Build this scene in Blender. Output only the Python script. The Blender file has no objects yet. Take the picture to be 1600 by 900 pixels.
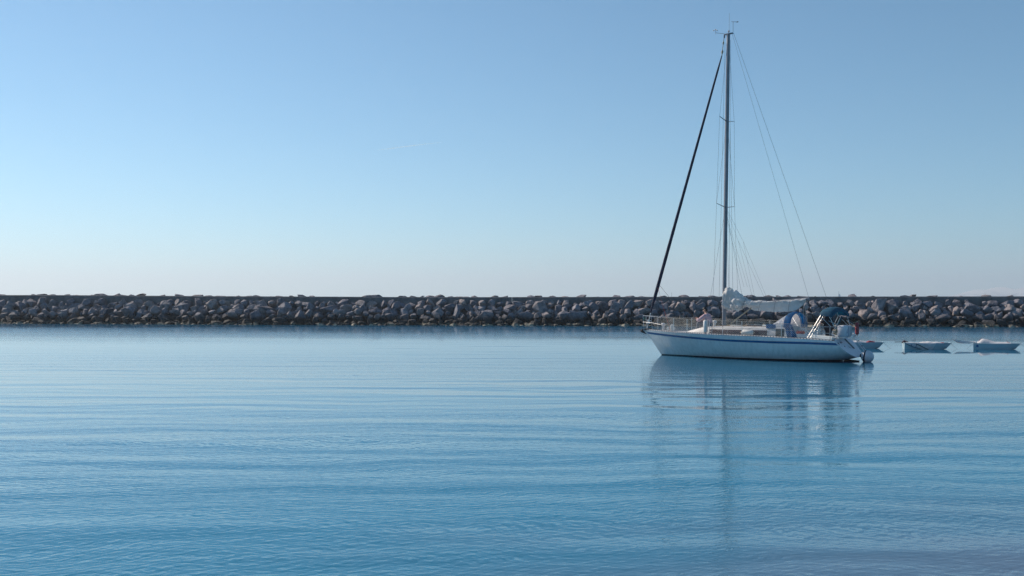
import bpy, bmesh, math, random
import numpy as np
from mathutils import Vector, Matrix, noise as mnoise

random.seed(7)
scene = bpy.context.scene
COL = scene.collection
R = math.radians

# ------------------------------------------------------------------ camera
FPX = 1556.0            # focal length in photo pixels (1600 wide)
CAM_H = 2.45            # eye height above the water
HOR = 477.0             # row of the horizon in the photograph
cam_data = bpy.data.cameras.new("camera")
cam_data.sensor_width = 36.0
cam_data.lens = FPX / 1600 * 36.0
cam_data.shift_y = (HOR - 450.0) / 1600
cam_data.clip_start = 0.1
cam_data.clip_end = 60000
cam = bpy.data.objects.new("camera", cam_data)
cam.location = (0, 0, CAM_H)
cam.rotation_euler = (R(90), 0, 0)
COL.objects.link(cam)
scene.camera = cam

# ------------------------------------------------------------------ sky, sun, exposure
SUN_EL = R(34)
SUN_AZ = Vector((-math.cos(R(36)), math.sin(R(36))))     # towards the left and slightly behind the scene
world = bpy.data.worlds.new("World")
scene.world = world
world.use_nodes = True
wn = world.node_tree.nodes
wl = world.node_tree.links
wn.clear()
sky = wn.new("ShaderNodeTexSky")
sky.sky_type = 'NISHITA'
sky.sun_disc = False
sky.sun_elevation = SUN_EL
sky.sun_rotation = math.atan2(SUN_AZ.x, SUN_AZ.y)
sky.altitude = 0
sky.air_density = 0.8
sky.dust_density = 0.0
sky.ozone_density = 8
bg = wn.new("ShaderNodeBackground")
bg.inputs["Strength"].default_value = 0.12
wout = wn.new("ShaderNodeOutputWorld")
wb = wn.new("ShaderNodeMix")            # one white balance for the whole sky
wb.data_type = 'RGBA'
wb.blend_type = 'MULTIPLY'
wb.inputs[0].default_value = 1.0
wb.inputs[7].default_value = (0.69, 0.92, 0.77, 1)
wl.new(sky.outputs[0], wb.inputs[6])
wl.new(wb.outputs[2], bg.inputs[0])
wl.new(bg.outputs[0], wout.inputs[0])

sun_data = bpy.data.lights.new("sun", 'SUN')
sun_data.energy = 4.4
sun_data.angle = R(0.5)
sun_data.color = (1.0, 0.86, 0.72)
sun = bpy.data.objects.new("sun", sun_data)
sd = Vector((SUN_AZ.x * math.cos(SUN_EL), SUN_AZ.y * math.cos(SUN_EL), math.sin(SUN_EL)))
sun.rotation_euler = sd.to_track_quat('Z', 'Y').to_euler()
sun.location = (-60, 20, 60)
COL.objects.link(sun)

scene.view_settings.view_transform = 'Standard'
scene.view_settings.look = 'None'
scene.view_settings.exposure = 0.38
scene.view_settings.gamma = 1.0
scene.cycles.use_denoising = True
scene.cycles.denoising_prefilter = 'NONE'
scene.cycles.caustics_reflective = False
scene.cycles.caustics_refractive = False
scene.cycles.sample_clamp_indirect = 4.0
scene.cycles.max_bounces = 8
scene.cycles.volume_bounces = 1

# ------------------------------------------------------------------ helpers
def tag(o, label=None, cat=None, group=None, kind=None):
    if label: o["label"] = label
    if cat: o["category"] = cat
    if group: o["group"] = group
    if kind: o["kind"] = kind
    return o

def empty(name, loc, rz=0.0):
    o = bpy.data.objects.new(name, None)
    o.empty_display_size = 0.2
    o.location = loc
    o.rotation_euler = (0, 0, rz)
    COL.objects.link(o)
    return o

class MB:
    """collects shapes for one mesh object"""
    def __init__(self):
        self.v = []
        self.f = []
    def add(self, vs, fs):
        n = len(self.v)
        self.v += [tuple(x) for x in vs]
        self.f += [tuple(i + n for i in q) for q in fs]
        return self
    def box(self, c, s, rot=None):
        vs = []
        for x in (-.5, .5):
            for y in (-.5, .5):
                for z in (-.5, .5):
                    p = Vector((x * s[0], y * s[1], z * s[2]))
                    if rot: p = rot @ p
                    vs.append(p + Vector(c))
        return self.add(vs, [(0, 1, 3, 2), (4, 6, 7, 5), (0, 4, 5, 1), (2, 3, 7, 6), (0, 2, 6, 4), (1, 5, 7, 3)])
    def tube(self, pts, r, n=8, flat=None, caps=True, closed=False):
        """tube along pts; r number or list; flat=(a,b) elliptical factors"""
        pts = [Vector(p) for p in pts]
        rs = r if isinstance(r, (list, tuple)) else [r] * len(pts)
        rings = []
        m = len(pts)
        for i, p in enumerate(pts):
            if closed:
                d = pts[(i + 1) % m] - pts[i - 1]
            else:
                d = pts[min(i + 1, m - 1)] - pts[max(i - 1, 0)]
            d.normalize()
            ref = Vector((0, 0, 1)) if abs(d.z) < .9 else Vector((1, 0, 0))
            a = d.cross(ref).normalized()
            b = d.cross(a).normalized()
            fa, fb = flat if flat else (1, 1)
            rings.append([p + a * (math.cos(t) * rs[i] * fa) + b * (math.sin(t) * rs[i] * fb)
                          for t in (2 * math.pi * k / n for k in range(n))])
        vs = [q for ring in rings for q in ring]
        fs = []
        for i in range(m if closed else m - 1):
            j = (i + 1) % m
            for k in range(n):
                fs.append((i * n + k, i * n + (k + 1) % n, j * n + (k + 1) % n, j * n + k))
        if caps and not closed:
            fs.append(tuple(range(n - 1, -1, -1)))
            fs.append(tuple((m - 1) * n + k for k in range(n)))
        return self.add(vs, fs)
    def lathe(self, prof, axis_o, axis_d, n=16):
        """prof: list of (r, t) along axis"""
        d = Vector(axis_d).normalized()
        ref = Vector((0, 0, 1)) if abs(d.z) < .9 else Vector((1, 0, 0))
        a = d.cross(ref).normalized()
        b = d.cross(a).normalized()
        o = Vector(axis_o)
        vs, fs = [], []
        for r, t in prof:
            r = max(r, 1e-4)
            for k in range(n):
                th = 2 * math.pi * k / n
                vs.append(o + d * t + a * math.cos(th) * r + b * math.sin(th) * r)
        for i in range(len(prof) - 1):
            for k in range(n):
                fs.append((i * n + k, i * n + (k + 1) % n, (i + 1) * n + (k + 1) % n, (i + 1) * n + k))
        fs.append(tuple(range(n - 1, -1, -1)))
        fs.append(tuple((len(prof) - 1) * n + k for k in range(n)))
        return self.add(vs, fs)
    def grid(self, rows, close=False):
        """rows: list of equal-length point rows"""
        n = len(rows[0])
        vs = [p for r_ in rows for p in r_]
        fs = []
        for i in range(len(rows) - 1):
            for k in range(n if close else n - 1):
                k2 = (k + 1) % n
                fs.append((i * n + k, i * n + k2, (i + 1) * n + k2, (i + 1) * n + k))
        return self.add(vs, fs)
    def build(self, name, mat, parent=None, smooth=True, fix=True, bevel=0.0, angle=40):
        me = bpy.data.meshes.new(name)
        me.from_pydata([tuple(p) for p in self.v], [], self.f)
        if fix or bevel:
            bm = bmesh.new()
            bm.from_mesh(me)
            bmesh.ops.remove_doubles(bm, verts=bm.verts, dist=1e-5)
            if bevel:
                bmesh.ops.bevel(bm, geom=[e for e in bm.edges if len(e.link_faces) == 2 and e.calc_face_angle(0) > .6],
                                offset=bevel, segments=2, affect='EDGES', profile=.5)
            bmesh.ops.recalc_face_normals(bm, faces=bm.faces)
            bm.to_mesh(me)
            bm.free()
        if smooth:
            me.polygons.foreach_set("use_smooth", [True] * len(me.polygons))
            me.set_sharp_from_angle(angle=R(angle))
        mats = mat if isinstance(mat, (list, tuple)) else [mat]
        for m in mats: me.materials.append(m)
        o = bpy.data.objects.new(name, me)
        COL.objects.link(o)
        if parent: o.parent = parent
        return o

def mat(name, c, rough=.5, metal=0.0, var=.12, scale=4.0, bump=0.0, bscale=30.0, c2=None, translucent=0.0, alpha=1.0, spec=.5, detail=5.0):
    m = bpy.data.materials.new(name)
    m.use_nodes = True
    nt = m.node_tree
    N, L = nt.nodes, nt.links
    b = N["Principled BSDF"]
    tc = N.new("ShaderNodeTexCoord")
    nz = N.new("ShaderNodeTexNoise")
    nz.inputs["Scale"].default_value = scale
    nz.inputs["Detail"].default_value = detail
    L.new(tc.outputs["Object"], nz.inputs["Vector"])
    rp = N.new("ShaderNodeValToRGB")
    lo = [max(0, x * (1 - var)) for x in c] if c2 is None else list(c)
    hi = [min(1, x * (1 + var)) for x in c] if c2 is None else list(c2)
    rp.color_ramp.elements[0].position = .33
    rp.color_ramp.elements[1].position = .67
    rp.color_ramp.elements[0].color = (*lo, 1)
    rp.color_ramp.elements[1].color = (*hi, 1)
    L.new(nz.outputs["Fac"], rp.inputs[0])
    L.new(rp.outputs[0], b.inputs["Base Color"])
    b.inputs["Roughness"].default_value = rough
    b.inputs["Metallic"].default_value = metal
    b.inputs["Specular IOR Level"].default_value = spec
    b.inputs["Alpha"].default_value = alpha
    if bump:
        bz = N.new("ShaderNodeTexNoise")
        bz.inputs["Scale"].default_value = bscale
        bz.inputs["Detail"].default_value = 6
        L.new(tc.outputs["Object"], bz.inputs["Vector"])
        bp = N.new("ShaderNodeBump")
        bp.inputs["Strength"].default_value = 1.0
        bp.inputs["Distance"].default_value = bump
        L.new(bz.outputs["Fac"], bp.inputs["Height"])
        L.new(bp.outputs[0], b.inputs["Normal"])
    if translucent:
        tr = N.new("ShaderNodeBsdfTranslucent")
        L.new(rp.outputs[0], tr.inputs["Color"])
        mx = N.new("ShaderNodeMixShader")
        mx.inputs[0].default_value = translucent
        L.new(b.outputs[0], mx.inputs[1])
        L.new(tr.outputs[0], mx.inputs[2])
        L.new(mx.outputs[0], N["Material Output"].inputs["Surface"])
    return m

M = dict(
    gelcoat=mat("gelcoat", (.68, .74, .75), .28, var=.06, scale=1.3),
    transom=mat("transom_gelcoat", (.64, .65, .70), .4, var=.04, scale=2),
    deck=mat("deck_paint", (.60, .60, .60), .6, var=.06, scale=5, bump=.002, bscale=120),
    stripe=mat("blue_stripe", (.002, .095, .26), .45, var=.15, scale=3),
    antifoul=mat("antifouling", (.012, .013, .016), .7, var=.4, scale=6),
    mast=mat("weathered_aluminium", (.22, .23, .26), .5, metal=.4, var=.12, scale=3),
    steel=mat("stainless_steel", (.70, .70, .70), .38, metal=1.0, var=.05, scale=8),
    dull=mat("dull_steel", (.42, .44, .46), .5, metal=.5, var=.1, scale=8),
    wire=mat("wire_rope", (.22, .24, .27), .5, metal=.4, var=.1),
    navy=mat("navy_canvas", (.012, .017, .045), .85, var=.3, scale=9, bump=.01, bscale=14),
    blue=mat("blue_canvas", (.004, .10, .27), .8, var=.35, scale=5, bump=.012, bscale=9, translucent=.42),
    bimini=mat("petrol_canvas", (.008, .09, .16), .8, var=.25, scale=6, bump=.01, bscale=10, translucent=.30),
    sail=mat("sail_cloth", (.80, .80, .79), .65, var=.08, scale=3, bump=.012, bscale=9, translucent=.38),
    window=mat("smoked_window", (.085, .062, .066), .18, var=.25, scale=2),
    darkpanel=mat("dark_vinyl", (.05, .06, .06), .4, var=.3, scale=4),
    rubber=mat("black_rubber", (.015, .015, .018), .6, var=.3),
    fender=mat("white_fender_vinyl", (.76, .76, .74), .4, var=.08, scale=8),
    ball=mat("grey_white_buoy", (.60, .62, .66), .45, var=.1, scale=6),
    red=mat("faded_red", (.30, .045, .06), .55, var=.25, scale=9),
    ropered=mat("red_rope", (.50, .07, .06), .8, var=.25, scale=20),
    beige=mat("beige_rope", (.45, .37, .27), .85, var=.25, scale=20),
    net=mat("net_cord", (.50, .47, .42), .8, var=.15, scale=10),
    teak=mat("weathered_teak", (.30, .22, .15), .7, var=.25, scale=12),
    skin=mat("skin", (.50, .29, .21), .55, var=.08, scale=20),
    hair=mat("dark_hair", (.02, .016, .014), .6, var=.3, scale=30),
    pink=mat("dusty_pink_sweatshirt", (.55, .38, .43), .9, var=.12, scale=6, bump=.01, bscale=18),
    greytr=mat("grey_trousers", (.20, .21, .24), .9, var=.15, scale=6, bump=.006, bscale=20),
    coat=mat("dark_navy_coat", (.018, .018, .026), .85, var=.3, scale=6, bump=.01, bscale=15),
    shoe=mat("dark_shoe", (.03, .03, .035), .6, var=.2),
    whitecloth=mat("white_cloth", (.74, .73, .75), .8, var=.08, scale=5, bump=.008, bscale=12, translucent=.2),
    dinghy=mat("dinghy_gelcoat", (.38, .50, .55), .35, var=.06, scale=3),
    concrete=mat("sea_wall_concrete", (.13, .135, .145), .9, var=.28, scale=1.2, bump=.03, bscale=3),
    concretecap=mat("wall_cap", (.24, .23, .22), .9, var=.3, scale=1.5, bump=.02, bscale=4),
)
# clear vinyl: glossy with see-through
def vinyl():
    m = bpy.data.materials.new("clear_vinyl")
    m.use_nodes = True
    N, L = m.node_tree.nodes, m.node_tree.links
    b = N["Principled BSDF"]
    nz = N.new("ShaderNodeTexNoise"); nz.inputs["Scale"].default_value = 6
    tc = N.new("ShaderNodeTexCoord"); L.new(tc.outputs["Object"], nz.inputs["Vector"])
    bp = N.new("ShaderNodeBump"); bp.inputs["Distance"].default_value = .05; L.new(nz.outputs["Fac"], bp.inputs["Height"])
    L.new(bp.outputs[0], b.inputs["Normal"])
    b.inputs["Base Color"].default_value = (.7, .74, .8, 1)
    b.inputs["Roughness"].default_value = .15
    tr = N.new("ShaderNodeBsdfTransparent"); tr.inputs[0].default_value = (.75, .8, .85, 1)
    tl = N.new("ShaderNodeBsdfTranslucent"); tl.inputs[0].default_value = (.8, .8, .85, 1)
    m1 = N.new("ShaderNodeMixShader"); m1.inputs[0].default_value = .5
    L.new(b.outputs[0], m1.inputs[1]); L.new(tl.outputs[0], m1.inputs[2])
    m2 = N.new("ShaderNodeMixShader"); m2.inputs[0].default_value = .5
    L.new(tr.outputs[0], m2.inputs[1]); L.new(m1.outputs[0], m2.inputs[2])
    L.new(m2.outputs[0], N["Material Output"].inputs["Surface"])
    return m
M["vinyl"] = vinyl()

def hull_paint():
    m = M["gelcoat"].copy(); m.name = "weathered_hull_gelcoat"
    N, L = m.node_tree.nodes, m.node_tree.links
    b = N["Principled BSDF"]
    old = b.inputs["Base Color"].links[0].from_socket
    tc = N.new("ShaderNodeTexCoord")
    mp = N.new("ShaderNodeMapping"); mp.inputs["Scale"].default_value = (5.0, 5.0, .55)
    L.new(tc.outputs["Object"], mp.inputs["Vector"])
    st = N.new("ShaderNodeTexNoise"); st.inputs["Scale"].default_value = 1.6; st.inputs["Detail"].default_value = 5
    L.new(mp.outputs[0], st.inputs["Vector"])
    sp = N.new("ShaderNodeSeparateXYZ"); L.new(tc.outputs["Object"], sp.inputs[0])
    low = N.new("ShaderNodeMapRange"); low.inputs[1].default_value = .05; low.inputs[2].default_value = .55; low.inputs[3].default_value = .75; low.inputs[4].default_value = .0
    L.new(sp.outputs[2], low.inputs[0])
    sk = N.new("ShaderNodeMapRange"); sk.inputs[1].default_value = .42; sk.inputs[2].default_value = .72; sk.inputs[3].default_value = 0; sk.inputs[4].default_value = .45
    L.new(st.outputs["Fac"], sk.inputs[0])
    wt = N.new("ShaderNodeMath"); wt.operation = 'MULTIPLY_ADD'; wt.use_clamp = True
    L.new(low.outputs[0], wt.inputs[0]); L.new(st.outputs["Fac"], wt.inputs[1]); L.new(sk.outputs[0], wt.inputs[2])
    mx = N.new("ShaderNodeMix"); mx.data_type = 'RGBA'
    L.new(wt.outputs[0], mx.inputs[0]); L.new(old, mx.inputs[6]); mx.inputs[7].default_value = (.46, .53, .54, 1)
    L.new(mx.outputs[2], b.inputs["Base Color"])
    return m
M["hull"] = hull_paint()

# ------------------------------------------------------------------ water
def water_material():
    m = bpy.data.materials.new("harbour_water")
    m.use_nodes = True
    N, L = m.node_tree.nodes, m.node_tree.links
    b = N["Principled BSDF"]
    geo = N.new("ShaderNodeNewGeometry")
    def mapping(scale, rz=0.0, off=(0, 0, 0)):
        mp = N.new("ShaderNodeMapping")
        mp.vector_type = 'POINT'
        rot = N.new("ShaderNodeVectorRotate"); rot.rotation_type = 'Z_AXIS'
        rot.inputs["Angle"].default_value = rz
        L.new(geo.outputs["Position"], rot.inputs["Vector"])
        mp.inputs["Scale"].default_value = scale
        mp.inputs["Location"].default_value = off
        L.new(rot.outputs[0], mp.inputs["Vector"])
        return mp
    def noise(scale, detail, rough=.5, rz=0.0, off=(0, 0, 0), dist=0.0):
        nz = N.new("ShaderNodeTexNoise")
        nz.noise_dimensions = '3D'
        nz.inputs["Scale"].default_value = 1.0
        nz.inputs["Detail"].default_value = detail
        nz.inputs["Roughness"].default_value = rough
        nz.inputs["Distortion"].default_value = dist
        L.new(mapping(scale, rz, off).outputs[0], nz.inputs["Vector"])
        return nz
    def vmath(op, a, bb):
        n = N.new("ShaderNodeVectorMath"); n.operation = op
        for i, x in enumerate((a, bb)):
            if x is None: continue
            if hasattr(x, "is_output"): L.new(x, n.inputs[i])
            else: n.inputs[i].default_value = x
        return n.outputs[0]
    def smath(op, a, bb=None, clamp=False):
        n = N.new("ShaderNodeMath"); n.operation = op; n.use_clamp = clamp
        for i, x in enumerate((a, bb)):
            if x is None: continue
            if hasattr(x, "is_output"): L.new(x, n.inputs[i])
            else: n.inputs[i].default_value = x
        return n.outputs[0]
    def rng(x, a, bb, c, d):
        n = N.new("ShaderNodeMapRange"); n.interpolation_type = 'SMOOTHSTEP'
        L.new(x, n.inputs[0])
        for i, y in enumerate((a, bb, c, d)): n.inputs[i + 1].default_value = y
        return n.outputs[0]
    def slope(nz, amp, k=None):
        s = vmath('SUBTRACT', nz.outputs["Color"], (.5, .5, .5))
        s = vmath('MULTIPLY', s, (amp[0], amp[1], 0))
        if k is not None:
            sc = N.new("ShaderNodeVectorMath"); sc.operation = 'SCALE'
            L.new(s, sc.inputs[0]); L.new(k, sc.inputs["Scale"])
            s = sc.outputs[0]
        return s
    # wind patches: where fine ripples are stronger
    patch = rng(noise((.018, .07, 1), 3, .55, R(5), (3.1, 1.7, 0)).outputs["Fac"], .40, .62, 0, 1)
    sep = N.new("ShaderNodeSeparateXYZ"); L.new(geo.outputs["Position"], sep.inputs[0])
    # the breeze reaches the near third of the basin and the strip below the rocks
    ywob = smath('ADD', sep.outputs[1], smath('MULTIPLY', smath('SUBTRACT', noise((.06, .02, 1), 3).outputs["Fac"], .5), 14.0))
    near = rng(ywob, 17, 26, 1, 0)
    far = rng(ywob, 62, 100, 0, 1)
    k_fine = smath('ADD', smath('ADD', smath('MULTIPLY', patch, WATER["fine_patch"]), WATER["fine_base"]),
                   smath('ADD', smath('MULTIPLY', near, WATER["fine_near"]), smath('MULTIPLY', far, WATER["fine_far"])))
    # trains of travelling waves: each adds its own slope along its direction
    wob1 = vmath('MULTIPLY', vmath('SUBTRACT', noise((.16, .22, 1), 3, .5, R(8), (4, 4, 0)).outputs["Color"], (.5, .5, .5)), (2.2, 2.6, 0))
    wob2 = vmath('MULTIPLY', vmath('SUBTRACT', noise((1.3, 1.6, 1), 3, .55, R(-11), (9, 1, 0)).outputs["Color"], (.5, .5, .5)), (.30, .30, 0))
    p_long = vmath('ADD', geo.outputs["Position"], wob1)
    p_short = vmath('ADD', p_long, wob2)
    rgw = random.Random(5)
    def wave(p, lam, ang, amp):
        k = 2 * math.pi / lam
        d = (math.sin(ang), math.cos(ang), 0)
        dt = N.new("ShaderNodeVectorMath"); dt.operation = 'DOT_PRODUCT'
        L.new(p, dt.inputs[0]); dt.inputs[1].default_value = (d[0] * k, d[1] * k, 0)
        ph = smath('ADD', dt.outputs["Value"], rgw.uniform(0, 6.28))
        cs = smath('COSINE', ph)
        sc = N.new("ShaderNodeVectorMath"); sc.operation = 'SCALE'
        sc.inputs[0].default_value = (d[0] * amp, d[1] * amp, 0)
        L.new(cs, sc.inputs["Scale"])
        return sc.outputs[0]
    def train(p, items):
        t = None
        for it in items:
            w = wave(p, *it)
            t = w if t is None else vmath('ADD', t, w)
        return t
    # long low swell, its strength drifting from place to place
    s = train(p_long, [(lam, R(a), WATER["swell"] * q) for lam, a, q in ((3.3, 4, .8), (2.3, -5, 1), (1.7, 7, 1), (1.25, -2, 1.0), (.92, 9, .9), (.7, -10, .8))])
    gs = N.new("ShaderNodeVectorMath"); gs.operation = 'SCALE'
    gs0 = N.new("ShaderNodeMath"); gs0.operation = 'MULTIPLY'; L.new(rng(ywob, 15, 30, 1.05, .62), gs0.inputs[1])
    L.new(s, gs.inputs[0]); L.new(rng(noise((.05, .12, 1), 2, .5, R(6), (1, 8, 0)).outputs["Fac"], .3, .7, .35, 1.3), gs0.inputs[0]); L.new(gs0.outputs[0], gs.inputs["Scale"])
    s = gs.outputs[0]
    # wind ripples in many directions
    rp = train(p_short, [(lam, R(a), WATER["ripple"] * q) for lam, a, q in ((.47, 9, .35), (.36, -12, .45), (.28, 15, .4), (.22, -6, .6), (.175, 22, .9), (.145, -24, 1.1), (.118, 8, 1.2), (.095, -34, 1.25), (.078, 30, 1.25), (.062, -14, 1.2), (.05, 20, 1.1), (.04, -40, 1))])
    rs = N.new("ShaderNodeVectorMath"); rs.operation = 'SCALE'
    L.new(rp, rs.inputs[0]); L.new(k_fine, rs.inputs["Scale"])
    s = vmath('ADD', s, rs.outputs[0])
    s = vmath('ADD', s, slope(noise((9.0, 14.0, 1), 1, .5, R(-9), (1, 4, 0), .2), WATER["tiny"], k_fine))
    s = vmath('ADD', s, slope(noise((.22, 1.3, 1), 2, .55, R(3), (6, 2, 0), .3), WATER["chop"], far))
    # seen from low over the water the backs of the ripples are hidden behind their crests: limit the tilt away from the beach
    ss = N.new("ShaderNodeSeparateXYZ"); L.new(s, ss.inputs[0])
    lim = smath('SUBTRACT', smath('DIVIDE', .6, smath('MAXIMUM', sep.outputs[1], 6.0)), rng(ywob, 22, 50, 0, .026))
    yy = N.new("ShaderNodeMath"); yy.operation = 'SMOOTH_MIN'
    L.new(ss.outputs[1], yy.inputs[0]); L.new(lim, yy.inputs[1]); yy.inputs[2].default_value = .014
    cb = N.new("ShaderNodeCombineXYZ"); L.new(ss.outputs[0], cb.inputs[0]); L.new(yy.outputs[0], cb.inputs[1]); cb.inputs[2].default_value = 1.0
    nrm = vmath('NORMALIZE', cb.outputs[0], None)
    L.new(nrm, b.inputs["Normal"])
    # body colour: deep blue-green, sandier over the shallows by the beach at the near right
    sh = N.new("ShaderNodeVectorMath"); sh.operation = 'DISTANCE'
    L.new(geo.outputs["Position"], sh.inputs[0]); sh.inputs[1].default_value = (6.5, 4.0, 0)
    shw = smath('ADD', sh.outputs["Value"], smath('MULTIPLY', smath('SUBTRACT', noise((.3, .8, 1), 3).outputs["Fac"], .5), 4.0))
    shallow = rng(shw, 2.5, 11.0, 1, 0)
    mx = N.new("ShaderNodeMix"); mx.data_type = 'RGBA'
    L.new(shallow, mx.inputs[0])
    mx.inputs[6].default_value = (*WATER["deep"], 1)
    mx.inputs[7].default_value = (*WATER["shallow"], 1)
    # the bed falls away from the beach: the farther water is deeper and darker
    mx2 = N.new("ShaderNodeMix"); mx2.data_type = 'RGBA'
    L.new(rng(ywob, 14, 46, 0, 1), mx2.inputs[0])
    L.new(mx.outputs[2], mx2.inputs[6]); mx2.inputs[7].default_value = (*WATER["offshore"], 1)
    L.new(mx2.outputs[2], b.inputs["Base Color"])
    # beyond sight of single ripples the wind-roughened water under the rocks scatters more
    rgh = smath('ADD', smath('MULTIPLY', rng(ywob, 55, 95, 0, 1), smath('ADD', smath('MULTIPLY', patch, .05), .05)), WATER["rough"])
    L.new(rgh, b.inputs["Roughness"])
    b.inputs["IOR"].default_value = 1.333
    return m
WATER = dict(fine_patch=.6, fine_base=.16, fine_near=.75, fine_far=1.0,
             swell=.0155, ripple=.0145, tiny=(.05, .08), chop=(.03, .11),
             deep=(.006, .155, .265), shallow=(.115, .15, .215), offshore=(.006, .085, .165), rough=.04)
mb = MB()
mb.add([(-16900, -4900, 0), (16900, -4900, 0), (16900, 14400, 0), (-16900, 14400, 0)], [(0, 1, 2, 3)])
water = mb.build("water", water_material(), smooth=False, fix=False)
tag(water, "calm blue harbour water with fine ripples", kind="structure")

# ------------------------------------------------------------------ distant mountains
def px2x(px, Y): return (px - 800) / FPX * Y
def py2z(py, Y): return CAM_H + (HOR - py) / FPX * Y
def mountains():
    Y = 8000
    ridge = [(1440, 470), (1490, 463.5), (1506, 459), (1518, 455.5), (1528, 451.8), (1538, 454.5), (1546, 452), (1556, 448.5), (1567, 448),
             (1580, 451), (1588, 452), (1600, 449.5), (1625, 446), (1660, 450), (1700, 452), (1760, 449), (1850, 455), (1950, 462), (2050, 472)]
    xs = np.linspace(1440, 2050, 240)
    hz = np.interp(xs, [r_[0] for r_ in ridge], [r_[1] for r_ in ridge])
    rows = []
    depth = np.linspace(-1, 1, 41)
    for d in depth:
        row = []
        for px, py in zip(xs, hz):
            x = px2x(px, Y); zt = max(py2z(py, Y), 2)
            prof = 1 - abs(d) ** 1.15
            n = mnoise.fractal(Vector((x / 270, d * 2.4, 3.3)), 1.0, 2.0, 6)
            rid = 1 - abs(mnoise.noise(Vector((x / 170 + d * .9, d * 1.1, 8.8)))) * 1.6
            z = zt * prof * (1 + (.22 * n + .35 * (rid - .6)) * (0.25 + min(1, abs(d) * 1.6)) * (1 if abs(d) > .03 else .3)) - 3
            row.append((x + 40 * n, Y + d * 950, z))
        rows.append(row)
    m = bpy.data.materials.new("snowy_mountain")
    m.use_nodes = True
    N, L = m.node_tree.nodes, m.node_tree.links
    b = N["Principled BSDF"]
    geo = N.new("ShaderNodeNewGeometry")
    sp = N.new("ShaderNodeSeparateXYZ"); L.new(geo.outputs["Position"], sp.inputs[0])
    nz = N.new("ShaderNodeTexNoise"); nz.inputs["Scale"].default_value = .019; nz.inputs["Detail"].default_value = 6
    L.new(geo.outputs["Position"], nz.inputs["Vector"])
    ad = N.new("ShaderNodeMath"); ad.operation = 'MULTIPLY_ADD'; ad.inputs[1].default_value = 140
    L.new(nz.outputs["Fac"], ad.inputs[0]); L.new(sp.outputs[2], ad.inputs[2])
    mr = N.new("ShaderNodeMapRange"); mr.inputs[1].default_value = 128; mr.inputs[2].default_value = 160
    L.new(ad.outputs[0], mr.inputs[0])
    mx = N.new("ShaderNodeMix"); mx.data_type = 'RGBA'
    L.new(mr.outputs[0], mx.inputs[0])
    mx.inputs[6].default_value = (.05, .06, .08, 1); mx.inputs[7].default_value = (.55, .52, .52, 1)
    L.new(mx.outputs[2], b.inputs["Base Color"])
    b.inputs["Roughness"].default_value = .9
    o = MB().grid(rows).build("mountains", m, smooth=True, fix=True, angle=60)
    tag(o, "faint snow-capped mountain range far behind the breakwater", kind="structure")
mountains()

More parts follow.
